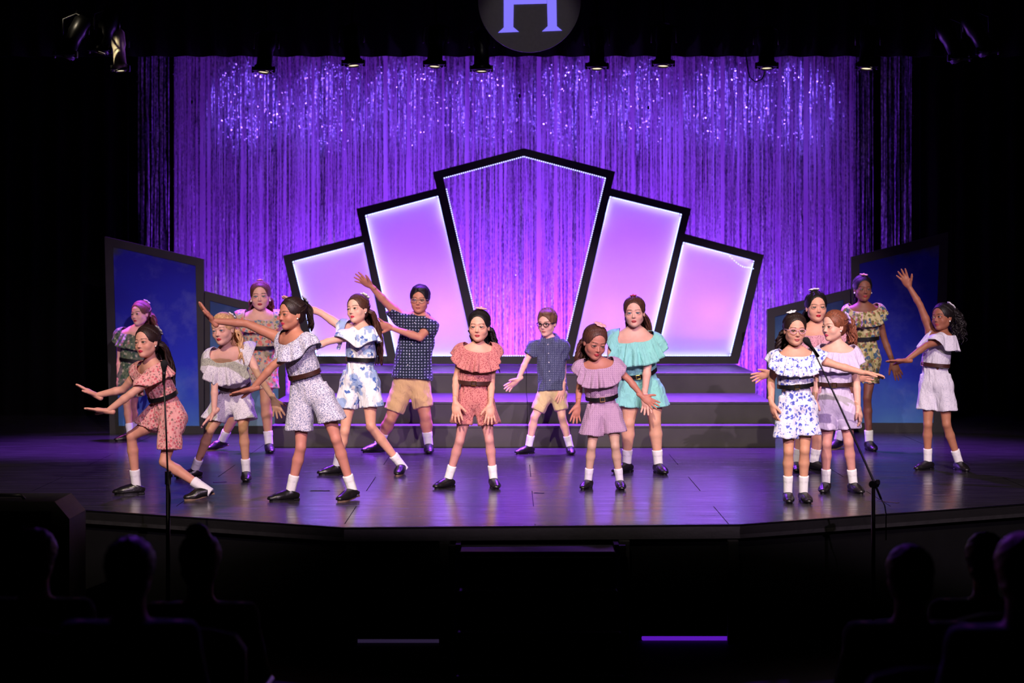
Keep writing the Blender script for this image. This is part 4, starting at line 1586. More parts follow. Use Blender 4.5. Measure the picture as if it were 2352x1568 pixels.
    for s in 'RL':
        sh, el, wr, tp = arms[s]
        n = np.asarray(sp.get('palm' + s, (0, -1, -.2)), float)
        hs = sp.get('hand' + s, (1.0, .25))
        hd = tp - wr
        Fh = hand_field(wr, hd, n, .112 * H, s == 'R', hs[0], hs[1], .0195 * k)
        parts.append(Fh.mesh(.0036))
    skin = np.array(lin(sp['skin'])[:3])
    lip = np.array(lin(sp.get('lip', (190, 70, 80)))[:3])
    brow = np.array(lin(sp.get('brow', (60, 38, 32)))[:3])
    tights = np.array(lin(sp.get('tights', sp['skin']))[:3])
    cols = []
    c1 = np.tile(skin, (len(V1), 1))
    hm = (hipR + hipL) / 2
    leg = (V1 - hm) @ pup < .02
    dmin = np.full(len(V1), 9.)
    for s in 'RL':
        for a_, b_ in ((arms[s][0], arms[s][1]), (arms[s][1], arms[s][2])):
            ab = b_ - a_; t = np.clip((V1 - a_) @ ab / (ab @ ab), 0, 1)
            dmin = np.minimum(dmin, np.linalg.norm(V1 - a_ - t[:, None] * ab, axis=1))
    c1[leg & (dmin > .055 * k)] = tights
    cols.append(c1)
    cols.append(face_colors(V2, C, M, h, skin, lip, brow, sp.get('rosy', 1.0)))
    for V, Q in parts[2:]:
        cols.append(np.tile(skin * np.array((1.0, .96, .95)), (len(V), 1)))
    off = 0; Vs, Qs = [], []
    for V, Q in parts:
        Vs.append(V); Qs.append(Q + off); off += len(V)
    newmesh('body', np.concatenate(Vs), np.concatenate(Qs), M_SKIN, root, True, np.concatenate(cols))
    # ---- eyes
    for s in (-1, 1):
        ec = C + h * (s * .137 * M[0] + .292 * M[1] - .02 * M[2])
        mb = MB(); mb.sphere(ec, .083 * h, 16, 12, M.T @ np.array([[1, 0, 0], [0, 0, 1], [0, -1, 0]]).T)
        g = nrm(M[1] + M[0] * sp.get('gaze', 0.0) - M[2] * .05)
        V = np.array(mb.v)
        c = (V - ec) @ g / (.083 * h)
        iris = np.array(lin(sp.get('iris', (70, 45, 30)))[:3])
        cc = np.tile(np.array((.5, .48, .48)), (len(V), 1))
        cc[c > .80] = iris; cc[c > .965] = .01
        newmesh('eye', mb.v, mb.f, M_EYE, root, True, cc)
    # ---- hair, bow, glasses, earrings
    hair, w = make_hair(sp, root, C, M, h, body_all, rng)
    if 'bow' in sp:
        bc, pos, size = sp['bow']
        make_bow(w, M, h, pos, BOW[bc], hair, rng, size, 5 if size < 1 else 7)
    if 'glasses' in sp:
        make_glasses(w, M, h, sp['glasses'], root)
    if sp.get('earring'):
        for s in (-1, 1):
            mb = MB(); mb.sphere(w(s * .335, .0, -.165), .007 * sp['earring'], 8, 6)
            mb.build('earring', M_PEARL, root, True)
    # ---- clothes
    mat = sp['mat']
    if not boy:
        T = Field(); torso(T, .016)
        wp = waist + up * .045 * k
        T.econe(wp, wp + up * .03 * k, .098 * k * b + .014, .094 * k * b + .012, fwd, .78, .04)
        nw = sp.get('nw', 1.0)

        def cut(d, p):
            q = p - waist
            a = np.arctan2(q @ lat2, q @ fwd)
            z = q @ up
            wgt = np.exp(-(z / (.09 * k)) ** 2)
            d = d - .0035 * wgt * np.sin(22 * a + 2 * np.sin(5 * a)) - .002 * np.sin(9 * a + 30 * z)
            d = np.maximum(d, -z - .012)
            d = np.maximum(d, (p - neck) @ up + .052 * k)
            return np.maximum(d, np.abs(q @ lat2) - .62 * np.linalg.norm(shL - shR))
        V, Q = T.mesh(.0085, extra=cut)
        top = newmesh('blouse', V, Q, mat, root, True)
        D = Field(); torso(D, .013, .55)
        drape(D, neck, lat2, fwd, up, k * (1 + .3 * (b - 1)), mat, top, rng, nw, sp.get('ruffle', 1.0), sp.get('flutes', 12), amp=sp.get('ramp', 1.0), drop=sp.get('drop', 1.0))
        S = Field()
        S.econe(waist, pelvis, .101 * k * b, .119 * k * b, pfwd, .8, .03)
        hw = sp.get('hem', .092)
        for hp, kn in ((hipR, kneeR), (hipL, kneeL)):
            S.cone(pelvis * .4 + hp * .6, hp, .080 * k * b + .008, .074 * k * b + .008, .03)
            S.cone(hp, hp + (kn - hp) * .2, .074 * k * b + .008, .070 * k * b + .010, .02)
        for i, (hp, kn, key) in enumerate(((hipR, kneeR, 'hemR'), (hipL, kneeL, 'hemL'))):
            t = sp.get(key, .62)
            a_ = hp * .7 + pelvis * .3 + pup * .05 * k
            e_ = hp + (kn - hp) * t + plat * (-1, 1)[i] * .016 * k
            a_ = a_ + plat * (-1, 1)[i] * .006 * k
            wdir = nrm(e_ - a_)
            S.flare(a_, e_, (.084 * k * b, .080 * k * b)[i], hw * .95 * k * b, .006, pleat=.0052 * k, m=4, ph=rng.random() * 6, depth=pfwd, flat=.9, nb=wdir * .5 + np.array((0, 0, -.5)))

        def cutw(d, p):
            q = p - waist
            a = np.arctan2(q @ plat, q @ pfwd); z = q @ pup
            wgt = np.exp(-(z / (.10 * k)) ** 2)
            d = d - .004 * wgt * np.sin(18 * a + 2 * np.sin(3 * a)) - .0025 * np.sin(11 * a + 12 * z + 2 * np.sin(20 * z))
            return np.maximum(d, (p - waist) @ (pup + up) / 2 - .008)
        V, Q = S.mesh(.0085, extra=cutw)
        newmesh('shorts', V, Q, mat, root, True)
        # belt
        ax = nrm(up + pup)
        D0, r = ring_around(T, waist, ax, lat2, 72, .3, .0)
        _, r2 = ring_around(S, waist - ax * .012, ax, lat2, 72, .3, .0)
        r = np.maximum(np.maximum(r, r2), .02) + .003
        for _ in range(4):
            r = np.maximum(r, (r + np.roll(r, 1) + np.roll(r, -1)) / 3)
        bh = .015 * k * sp.get('belth', 1.0)
        rings = [waist - ax * bh + D0 * (r - .006)[:, None], waist - ax * bh + D0 * (r + .005)[:, None],
                 waist + ax * bh + D0 * (r + .005)[:, None], waist + ax * bh + D0 * (r - .006)[:, None]]
        V, Q = loft(rings)
        belt = newmesh('belt', V, Q, M_BELT[sp['belt']], root, True)
        md = belt.modifiers.new('edge', 'EDGE_SPLIT')
        bd = sp.get('buckle')
        if bd is not None:
            i = int(np.argmax(D0 @ nrm(fwd + lat2 * bd)))
            c = waist + D0[i] * (r[i] + .007)
            tx = nrm(np.cross(ax, D0[i]))
            R = np.array([tx, D0[i], ax]).T
            mb = MB()
            for sx in (-1, 1):
                mb.bevbox(c + tx * sx * .016, (.007, .006, bh * 2.3), .002, R)
                mb.bevbox(c + ax * sx * bh * 1.0, (.038, .006, .006), .002, R)
            mb.build('buckle', M_GOLD, belt)
    else:
        T = Field(); torso(T, .022, 0)
        hemc = pelvis + pup * sp.get('shirt_hem', -.02)
        T.econe(waist, hemc - pup * .05, .114 * k * b, .146 * k * b, pfwd, .86, .03)
        for s in 'RL':
            sh, el, wr, _ = arms[s]
            e_ = sh + (el - sh) * sp.get('sleeve', .72)
            T.flare(sh - (el - sh) * .1, e_, .052 * k * b, .056 * k * b, .02, thick=.02, pleat=.003, m=5, hollow=.8)

        def cut(d, p):
            q = p - waist
            a = np.arctan2(q @ plat, q @ pfwd); z = q @ pup
            d = d - .004 * np.sin(7 * a + 25 * z) - .003 * np.sin(13 * a - 40 * z)
            d = np.maximum(d, (hemc - p) @ pup + .008 * np.cos(2 * a))
            return np.maximum(d, (p - neck) @ nrm(up - .35 * fwd) + .004)
        V, Q = T.mesh(.0085, extra=cut)
        shirt = newmesh('shirt', V, Q, mat, root, True)
        # collar: a stand with a folded fall, open at the front
        n = 40
        th = np.radians(np.linspace(18, 342, n))
        D0 = np.outer(np.sin(th), lat2) + np.outer(np.cos(th), fwd)
        rc = nr + .026
        ctr = neck + up * .004
        tilt = np.outer(np.cos(th) * -.016, up)
        rings = [ctr + D0 * rc + tilt, ctr + D0 * rc * 1.0 + tilt + up * .028 * k, ctr + D0 * (rc + .006) + tilt + up * .030 * k,
                 ctr + D0 * (rc + .030 * k) + tilt - up * .010 * k * (1 + np.cos(th)[:, None] * 1.2)]
        V = np.concatenate(rings); i = np.arange(n - 1)
        Q = np.concatenate([np.stack([r * n + i, r * n + i + 1, (r + 1) * n + i + 1, (r + 1) * n + i], 1) for r in range(3)])
        co = newmesh('collar', V, Q, mat, shirt, True)
        md = co.modifiers.new('thick', 'SOLIDIFY'); md.thickness = .004
        # button placket
        pts = []
        for t in np.linspace(.08, .95, 6):
            c = neck + (hemc - neck) * t
            D1, r1 = ring_around(T, c, up, lat2, 60, .3)
            i = int(np.argmax(D1 @ fwd))
            pts.append(c + D1[i] * (r1[i] + .002))
        for c in pts[:-1]:
            mb = MB(); mb.sphere(c, (.005, .003, .005), 8, 5); mb.build('button', M_PEARL, shirt, True)
        S = Field()
        S.econe(waist * .5 + pelvis * .5, pelvis, .095 * k * b, .105 * k * b, pfwd, .8, .03)
        for i, (hp, kn, key) in enumerate(((hipR, kneeR, 'hemR'), (hipL, kneeL, 'hemL'))):
            t = sp.get(key, .9)
            S.cone(pelvis * .4 + hp * .6, hp, .074 * k * b + .006, .072 * k * b + .006, .03)
            a_ = hp * .75 + pelvis * .25 + pup * .04 * k
            e_ = hp + (kn - hp) * t
            S.flare(a_, e_, .080 * k * b, .068 * k * b, .02, pleat=.003 * k, m=5, ph=rng.random() * 6, depth=pfwd, flat=.95)

        def cutw(d, p):
            return np.maximum(d - .002 * np.sin(p[:, 2] * 70 + p[:, 0] * 45), (p - waist) @ pup)
        V, Q = S.mesh(.0085, extra=cutw)
        newmesh('shorts', V, Q, sp['shorts'], root, True)
    # ---- socks and shoes
    for hp, kn, an, f in ((hipR, kneeR, ankR, fR), (hipL, kneeL, ankL, fL)):
        d = nrm(kn - an)
        F = Field()
        sl = (sp.get('sock', .075) + .03) * k
        rr = (.029 + .004 * b) * k
        F.flare(an - d * .035, an + d * sl, rr * .98, rr * 1.06 * (1 + .4 * (b - 1)), .01, thick=.005, pleat=.0014, m=5, hollow=9)
        F.flare(an + d * (sl - .028), an + d * sl, rr * 1.09 * (1 + .4 * (b - 1)), rr * 1.11 * (1 + .4 * (b - 1)), .004, thick=.006, hollow=9)
        V, Q = F.mesh(.0062)
        newmesh('sock', V, Q, M_SOCK, root, True)
        make_shoe(an, math.radians(f[3]), f[4] if len(f) > 4 else 0.0, k * sp.get('shoe', .88), root)
    return root

# ------------------------------------------------------------------ the sixteen performers
SK_PALE, SK_MED, SK_TAN, SK_BR, SK_DK = (228, 178, 160), (216, 160, 138), (188, 126, 104), (154, 98, 76), (132, 84, 64)
T_TAN = (196, 142, 116)
FAB = {
    'green': fabric('green_floral_cotton', (98, 112, 84), [((58, 84, 66), 30, 0.46, 1, .5), ((168, 168, 138), 24, 0.30, 1, .6), ((150, 110, 96), 17, 0.20, 1, .3)]),
    'pinkflor': fabric('pink_floral_cotton', (228, 164, 158), [((198, 100, 108), 42, .36, .9, .8), ((136, 108, 102), 46, .28, .9, .9)]),
    'whitegrey': fabric('white_grey_ditsy_cotton', (230, 226, 230), [((150, 146, 166), 100, 0.26, 1, .9), ((176, 174, 194), 140, 0.26, 1, .7)]),
    'beigeflor': fabric('beige_floral_cotton', (196, 178, 150), [((216, 122, 104), 22, 0.41, 1, .8), ((104, 130, 148), 26, 0.32, 1, .8), ((120, 128, 84), 34, 0.24, 1, .8)]),
    'lavdits': fabric('lavender_ditsy_cotton', (212, 206, 222), [((84, 94, 136), 92, 0.29, 1, .9), ((120, 124, 160), 130, 0.41, 1, .7)]),
    'toile': fabric('white_blue_toile_cotton', (236, 236, 240), [((150, 172, 214), 9, 0.45, 1, 1.6), ((78, 108, 180), 13, 0.27, 1, 1.9)]),
    'navydot': fabric('navy_dotted_cotton', (26, 34, 54), [((150, 156, 186), 38, .22, .12, .1)], flat2d=True),
    'rose': fabric('dusty_rose_cotton', (190, 120, 116), [((140, 62, 72), 95, 0.35, 1, .9)]),
    'navyfine': fabric('slate_blue_dotted_cotton', (64, 70, 98), [((150, 152, 184), 64, .17, .15, .1)], flat2d=True),
    'mauve': fabric('mauve_pin_dot_cotton', (184, 152, 174), [((124, 88, 124), 70, .16, .1, 0)], flat2d=True),
    'teal': fabric('plain_teal_cotton', (140, 212, 204), [], crease=.7),
    'blueflor': fabric('white_cotton_blue_flowers', (226, 226, 244), [((84, 96, 196), 30, .34, .8, 1.5), ((120, 140, 210), 40, .2, .8, 1.2)]),
    'dustpink': fabric('dusty_pink_ditsy_cotton', (208, 152, 168), [((150, 92, 116), 95, 0.32, 1, .8)]),
    'lilac': fabric('plain_lilac_cotton', (208, 194, 226), []),
    'camo': fabric('olive_blue_floral_cotton', (196, 184, 136), [((64, 90, 116), 20, 0.43, 1, 1.2), ((112, 108, 58), 23, 0.43, 1, 1.2), ((160, 104, 84), 27, 0.30, 1, 1)]),
    'palelav': fabric('pale_lavender_white_cotton', (216, 212, 226), [((186, 186, 204), 80, 0.27, 1, .6)]),
}
KHAKI = fabric('khaki_twill', (196, 160, 116), [], rough=.9)
SAND = fabric('sand_twill', (208, 184, 138), [], rough=.9)

PEOPLE = [
  dict(label='girl in green floral romper behind the others at far left, before the tall blue flat', seed=1, H=1.34, b=1.0, outfit='girl', mat=FAB['green'],
    head=(322, 720, 54, -28, 0, 4), neck=(311, 757, -.02), shR=(279, 768, .05), shL=(342, 770, -.06), waist=(304, 826), pelvis=(300, 862),
    armR=[(275, 826, .3), (273, 866, -.5), (270, 890, -.3)], armL=[(350, 826, 0), (352, 862, -.4), (352, 888, -.3)], palmR=(1, .2, 0), palmL=(-1, 0, 0),
    hipR=(290, 868), hipL=(312, 868), kneeR=(292, 931), kneeL=(306, 933, .02), footR=(298, 988, 1012, -62), footL=(309, 982, 1004, -40),
    skin=SK_PALE, tights=T_TAN, lip=(190, 50, 70), belt='black', nw=1.25, hair=dict(kind='half', col='chestnut', len=.26, n=60, side=.15), bow=('white', (.12, -.3, .46), .9)),
  dict(label='girl in pink floral romper crouching low and pushing both hands left, beside the microphone stand', seed=2, H=1.46, b=.93, outfit='girl', mat=FAB['pinkflor'],
    head=(337, 785, 72, -26, 2, 6), neck=(346, 836, -.03), shR=(322, 852, .11), shL=(362, 856, -.10), waist=(374, 908, .02), pelvis=(388, 946, .04), hdy=-.05,
    armR=[(283, 894, .5), (221, 908, .15), (186, 889, 0)], armL=[(300, 905, -.7), (247, 944, 0), (204, 939, 0)], palmR=(-.6, -.3, -.8), palmL=(-.3, -.2, -1), handR=(.6, .0), handL=(.5, .0),
    hipR=(370, 960, .08), hipL=(404, 962, -.02), kneeR=(301, 1001, -.02), kneeL=(377, 1060, -.02), footR=(312, 1104, 1135, -78), footL=(455, 1112, 1146, -66, .03),
    hemR=.42, hemL=.72, hem=.10, skin=SK_MED, tights=(206, 146, 122), lip=(208, 50, 80), belt='black', hair=dict(kind='half', col='dark', len=.36, n=80, side=.2, wave=.008), bow=('grey', (.2, -.36, .34), 1.0), earring=.8, ramp=.7),
  dict(label='blonde girl in white ditsy romper with wide ruffle, leaning over her bent knees', seed=3, H=1.38, b=.98, outfit='girl', mat=FAB['whitegrey'],
    head=(512, 756, 70, -20, -4, 6), neck=(520, 808, -.20), shR=(487, 818, -.17), shL=(566, 806, -.17), waist=(538, 880, -.04), pelvis=(537, 924, .04), hdy=-.06,
    armR=[(493, 885, -.5), (492, 948, -.8), (470, 971, -.4)], armL=[(594, 862, -.5), (629, 917, -.4), (641, 953, -.2)], palmR=(.2, -.3, -1), palmL=(.2, -1, .2), handR=(1.0, .1), handL=(1.3, .15),
    hipR=(514, 932, .03), hipL=(559, 930, .03), kneeR=(483, 986, -.12), kneeL=(559, 986, -.10), footR=(452, 1066, 1098, -70), footL=(565, 1071, 1103, 8),
    hemR=.62, hemL=.62, hem=.10, skin=SK_PALE, tights=(206, 154, 122), lip=(205, 55, 75), brow=(140, 105, 80), belt='brown', nw=1.12, ruffle=1.2, flutes=15, iris=(80, 100, 120),
    hair=dict(kind='half', col='blonde', len=.26, n=80, wave=.012, side=.25, front=.35), bow=('white', (.22, -.28, .40), .9)),
  dict(label='tall girl in beige and coral floral romper standing behind, hands behind her back', seed=4, H=1.52, b=1.08, outfit='girl', mat=FAB['beigeflor'],
    head=(598, 680, 64, 4, 2, 2), neck=(597, 721, -.02), shR=(556, 731), shL=(636, 731), waist=(598, 797), pelvis=(597, 838),
    armR=[(549, 778, .6), (573, 826, .7), (590, 838, .4)], armL=[(644, 778, .6), (622, 826, .7), (606, 838, .4)], palmR=(0, 1, 0), palmL=(0, 1, 0),
    hipR=(582, 846), hipL=(614, 846), kneeR=(545, 938), kneeL=(610, 922), footR=(513, 1006, 1033, -50, .03), footL=(617, 1010, 1038, 14),
    hemR=.55, hemL=.62, hem=.085, skin=SK_PALE, tights=(200, 148, 116), belt='black', nw=1.1, ruffle=.72, ramp=.6, flutes=18, earring=1.3, iris=(90, 110, 120),
    hair=dict(kind='half', col='chestnut', len=.42, n=90, wave=.02, freq=12), bow=('pink', (.0, -.1, .55), .7)),
  dict(label='girl in lavender ditsy romper with brown belt lunging left in front, one arm stretched out', seed=5, H=1.47, b=.95, outfit='girl', mat=FAB['lavdits'],
    head=(669, 721, 72, -48, 0, 4), neck=(678, 772, -.02), shR=(640, 775, .10), shL=(705, 787, -.10), waist=(699, 858, 0), pelvis=(716, 904, .02), hdy=-.01,
    armR=[(566, 743, .2), (489, 737, .1), (462, 704, 0)], armL=[(628, 839, -.7), (580, 893, -.2), (540, 904, 0)], palmR=(-1, -.4, -.2), palmL=(-.2, -.3, -1), handR=(.6, -.1), handL=(.4, 0),
    hipR=(694, 915, .04), hipL=(742, 912, -.02), kneeR=(691, 1027), kneeL=(772, 1008), footR=(671, 1112, 1149, -66), footL=(802, 1102, 1148, -34, .015),
    hemR=.66, hemL=.58, hem=.108, skin=SK_TAN, tights=(196, 130, 116), lip=(196, 50, 84), belt='brown', buckle=-.3, earring=.9,
    hair=dict(kind='pony', col='dark', len=.19, n=70, wave=.004, tie=(0, -.8, .35), rad=.009), bow=('grey', (.16, -.42, .42), .9), ramp=.8),
  dict(label='girl in white romper with blue toile print and black belt, both arms reaching left', seed=6, H=1.43, b=1.0, outfit='girl', mat=FAB['toile'],
    head=(821, 710, 65, -30, 6, 8), neck=(827, 752, -.01), shR=(788, 752, .09), shL=(840, 764, -.09), waist=(829, 824), pelvis=(826, 868),
    armR=[(737, 718, .3), (690, 700, .2), (648, 682, 0)], armL=[(753, 784, -.3), (700, 806, 0), (668, 818, 0)], palmR=(0, -.5, -1), palmL=(0, -.3, -1), handR=(.5, 0), handL=(.5, 0),
    hipR=(806, 880, .04), hipL=(848, 880, -.02), kneeR=(792, 990), kneeL=(852, 980, -.06), footR=(775, 1062, 1089, -64), footL=(909, 1052, 1089, -10, .02),
    hemR=.52, hemL=.55, hem=.095, skin=SK_PALE, tights=(222, 164, 140), lip=(216, 54, 84), belt='black', buckle=-.6, earring=.8,
    hair=dict(kind='half', col='brown', len=.44, n=90, side=.12, wave=.008), bow=('white', (.12, -.30, .46), 1.1)),
  dict(label='tall boy in navy dotted short-sleeved shirt and khaki shorts, one arm raised left', seed=7, H=1.55, b=1.18, outfit='boy', mat=FAB['navydot'], shorts=KHAKI,
    head=(964, 688, 62, -6, 0, -2), neck=(965, 730, -.01), shR=(922, 728, .05), shL=(988, 744, -.04), waist=(950, 820), pelvis=(946, 868),
    armR=[(886, 694, -.3), (852, 657, -.3), (821, 635, 0)], armL=[(965, 775, -.5), (899, 753, -.4), (865, 742, -.2)], palmR=(-.3, -1, -.4), palmL=(-.2, -1, -.2), handR=(1.2, .05), handL=(1.2, .1),
    hipR=(930, 880), hipL=(962, 880), kneeR=(897, 962), kneeL=(977, 956), footR=(872, 1014, 1037, -55), footL=(984, 1015, 1039, 4),
    hemR=.78, hemL=.74, shirt_hem=.0, sleeve=.66, skin=SK_TAN, lip=(170, 90, 85), brow=(24, 18, 18), rosy=.3, glasses='gold', sock=.07, hair=dict(kind='boy', col='black')),
  dict(label='girl in dusty rose romper with brown belt standing front centre, feet apart', seed=8, H=1.36, b=.93, outfit='girl', mat=FAB['rose'],
    head=(1100, 749, 70, -8, 0, 0), neck=(1098, 796, -.02), shR=(1066, 807), shL=(1131, 807), waist=(1089, 877, -.01), pelvis=(1090, 918),
    armR=[(1047, 871, .0), (1046, 924, -1), (1050, 960, -.3)], armL=[(1129, 877, .0), (1127, 928, -1), (1125, 968, -.3)], palmR=(.25, 1, 0), palmL=(-.25, 1, 0), handR=(1.2, .15), handL=(1.1, .1),
    hipR=(1072, 926), hipL=(1112, 926), kneeR=(1056, 1012), kneeL=(1124, 1010), footR=(1032, 1092, 1119, -42), footL=(1133, 1092, 1119, 10),
    hemR=.55, hemL=.58, hem=.10, skin=SK_MED, tights=(200, 142, 136), lip=(196, 66, 78), belt='brown', buckle=0.0, ruffle=1.1, flutes=13, ramp=1.1,
    hair=dict(kind='half', col='black', len=.34, n=80, wave=.016, side=.22, freq=13), bow=('pink', (.06, -.05, .55), 1.1)),
  dict(label='boy in slate blue shirt, black glasses and sand shorts standing by the steps', seed=9, H=1.33, b=.97, outfit='boy', mat=FAB['navyfine'], shorts=SAND,
    head=(1256, 741, 60, -24, -6, 0), neck=(1262, 779, -.02), shR=(1229, 792, .02), shL=(1292, 794, -.03), waist=(1268, 860), pelvis=(1269, 896),
    armR=[(1209, 828, -.2), (1190, 872, -.5), (1162, 892, -.3)], armL=[(1294, 840, .2), (1293, 888, -.6), (1286, 915, -.3)], palmR=(0, -.8, -.6), palmL=(-.3, 1, 0), handR=(1.3, .1), handL=(1.1, .15),
    hipR=(1256, 902), hipL=(1284, 902), kneeR=(1228, 957), kneeL=(1291, 958), footR=(1216, 1017, 1041, -52), footL=(1307, 1017, 1042, 4),
    hemR=.76, hemL=.72, shirt_hem=.0, sleeve=.66, skin=SK_PALE, lip=(190, 110, 100), brow=(90, 60, 42), rosy=.6, glasses='black', sock=.075, hair=dict(kind='boy', col='boy')),
  dict(label='small girl in mauve romper with gold-buckled black belt, frowning, front right of centre', seed=10, H=1.24, b=.98, outfit='girl', mat=FAB['mauve'],
    head=(1367, 786, 74, 16, -16, -6), neck=(1374, 830, -.06), shR=(1339, 845, -.03), shL=(1408, 840, -.03), waist=(1382, 910, 0), pelvis=(1386, 948, .02), hdy=-.04,
    armR=[(1331, 888, .4), (1327, 930, -.6), (1319, 972, -.2)], armL=[(1445, 872, -.3), (1476, 911, -.3), (1506, 931, -.2)], palmR=(.3, -1, .1), palmL=(.2, -1, .2), handR=(1.2, .1), handL=(1.2, .1),
    hipR=(1368, 954), hipL=(1406, 954), kneeR=(1359, 1024), kneeL=(1413, 1024), footR=(1352, 1092, 1121, -22), footL=(1422, 1092, 1122, 4),
    hemR=.66, hemL=.56, hem=.11, skin=SK_TAN, tights=(204, 166, 140), lip=(186, 56, 66), belt='black', buckle=0.0, belth=1.1, nw=1.1, ruffle=1.1, flutes=13,
    hair=dict(kind='half', col='brown', len=.24, n=70, wave=.010, side=-.12), bow=('pink', (.06, -.02, .55), 1.2)),
  dict(label='girl in plain teal romper with wide ruffle and black belt bending forward', seed=11, H=1.50, b=1.14, outfit='girl', mat=FAB['teal'],
    head=(1457, 717, 68, -8, 0, 2), neck=(1456, 764, -.12), shR=(1412, 778, -.09), shL=(1498, 784, -.09), waist=(1464, 852, -.03), pelvis=(1474, 894, .04), hdy=-.05,
    armR=[(1402, 840, -.4), (1396, 894, -.4), (1396, 925, 0)], armL=[(1487, 842, -.5), (1481, 905, -.5), (1486, 945, -.2)], palmR=(1, 0, 0), palmL=(-.3, -.6, 0), handL=(1.0, .2),
    hipR=(1450, 902), hipL=(1498, 902), kneeR=(1444, 969), kneeL=(1504, 967), footR=(1440, 1055, 1084, -44), footL=(1511, 1052, 1086, 16),
    hemR=.48, hemL=.52, hem=.098, skin=SK_PALE, tights=(222, 168, 140), lip=(200, 80, 84), brow=(96, 62, 48), belt='black', buckle=0.0, nw=1.2, ruffle=1.15, flutes=17, iris=(80, 100, 120),
    hair=dict(kind='half', col='brown', len=.40, n=80, wave=.010, side=.22), bow=('red', (-.02, -.05, .54), .7)),
  dict(label='girl in white romper with blue flowers and clear glasses, frontmost at right, arm held out', seed=12, H=1.31, b=.98, outfit='girl', mat=FAB['blueflor'],
    head=(1826, 757, 72, 4, -2, -2), neck=(1826, 805, -.02), shR=(1788, 825), shL=(1868, 821), waist=(1826, 884, -.01), pelvis=(1832, 926),
    armR=[(1771, 874, .3), (1772, 925, -.5), (1780, 958, -.2)], armL=[(1924, 840, -.3), (1984, 856, -.1), (2026, 863, 0)], palmR=(.9, .3, 0), palmL=(0, -.2, -1), handR=(.6, .4), handL=(.7, .25),
    hipR=(1812, 938), hipL=(1852, 938), kneeR=(1811, 1036), kneeL=(1848, 1034), footR=(1810, 1110, 1152, -5), footL=(1846, 1110, 1152, 8),
    hemR=.70, hemL=.64, hem=.105, skin=SK_MED, tights=(206, 150, 122), lip=(196, 96, 100), belt='black', buckle=0.0, nw=1.08, ruffle=1.05, flutes=14, glasses='clear', sock=.10,
    hair=dict(kind='half', col='dark', len=.24, n=70, wave=.016, side=-.25, freq=13), bow=('white', (-.12, -.02, .53), .9)),
  dict(label='girl in dusty pink romper with red lips standing behind the two girls at the microphone', seed=13, H=1.46, b=1.2, outfit='girl', mat=FAB['dustpink'],
    head=(1875, 705, 68, 2, 2, 0), neck=(1876, 754, -.02), shR=(1838, 768), shL=(1914, 768), waist=(1878, 842), pelvis=(1880, 884),
    armR=[(1806, 824, -.2), (1769, 856, -.3), (1738, 866, 0)], armL=[(1934, 836, .3), (1962, 868, .3), (1994, 867, 0)], palmR=(0, -1, -.3), palmL=(0, -1, -.3), handR=(1.0, .1), handL=(.6, .2),
    hipR=(1860, 892), hipL=(1900, 892), kneeR=(1846, 978), kneeL=(1884, 980), footR=(1831, 1054, 1081, -10), footL=(1870, 1056, 1080, 42),
    hemR=.6, hemL=.6, hem=.09, skin=SK_MED, tights=(206, 150, 130), lip=(196, 30, 60), belt='black', nw=1.15, flutes=16, hair=dict(kind='half', col='black', len=.30, n=70, wave=.006), bow=('white', (-.04, -.12, .56), 1.1)),
  dict(label='girl in plain lilac romper with brown belt looking left beside the microphone boom', seed=14, H=1.37, b=.97, outfit='girl', mat=FAB['lilac'],
    head=(1915, 749, 68, -56, 0, 2), neck=(1923, 795, -.02), shR=(1893, 811, .03), shL=(1953, 811, -.03), waist=(1918, 881), pelvis=(1921, 924), hdy=-.01,
    armR=[(1878, 868, .2), (1870, 914, -.4), (1868, 946, -.1)], armL=[(1967, 876, .2), (1971, 934, -.5), (1980, 970, -.2)], palmR=(.9, .3, 0), palmL=(-.8, .4, .2), handR=(.5, .4), handL=(.5, .9),
    hipR=(1902, 934), hipL=(1942, 934), kneeR=(1899, 1019), kneeL=(1949, 1016), footR=(1897, 1099, 1129, -20), footL=(1958, 1094, 1130, 14),
    hemR=.62, hemL=.62, hem=.098, skin=SK_PALE, tights=(206, 146, 136), lip=(206, 70, 110), belt='brown', buckle=.05, nw=1.08, ruffle=1.05, flutes=12, earring=1.0, brow=(130, 84, 66),
    hair=dict(kind='pony', col='red', len=.24, n=80, wave=.014, tie=(0, -.85, .25), rad=.009), bow=('lilac', (.16, -.44, .26), 1.2)),
  dict(label='tall dark-skinned girl in olive and blue floral romper standing behind at right', seed=15, H=1.58, b=.88, outfit='girl', mat=FAB['camo'],
    head=(1982, 663, 58, 4, 0, 0), neck=(1983, 703, -.02), shR=(1953, 714), shL=(2013, 714), waist=(1986, 777), pelvis=(1988, 816),
    armR=[(1936, 770, .2), (1926, 822, -.3), (1924, 856, 0)], armL=[(2032, 782, .2), (2050, 830, -.3), (2066, 866, -.2)], palmR=(.9, .3, 0), palmL=(-.2, 1, .1), handL=(.8, .3),
    hipR=(1974, 826), hipL=(2002, 826), kneeR=(1946, 925), kneeL=(1992, 914), footR=(1926, 1006, 1030, -40, .01), footL=(1996, 1004, 1033, 5),
    hemR=.6, hemL=.62, hem=.078, skin=SK_DK, tights=(120, 72, 58), lip=(176, 60, 66), brow=(20, 14, 12), rosy=.3, belt='black', nw=1.05, ruffle=.9, flutes=18, earring=1.1, sock=.06,
    hair=dict(kind='pony', col='black', len=.3, n=50, wave=.004, tie=(0, -.8, .45)), bow=('pink', (.03, .02, .53), .9)),
  dict(label='girl in pale lavender-white romper with curly ponytail at far right, one arm raised', seed=16, H=1.40, b=.93, outfit='girl', mat=FAB['palelav'],
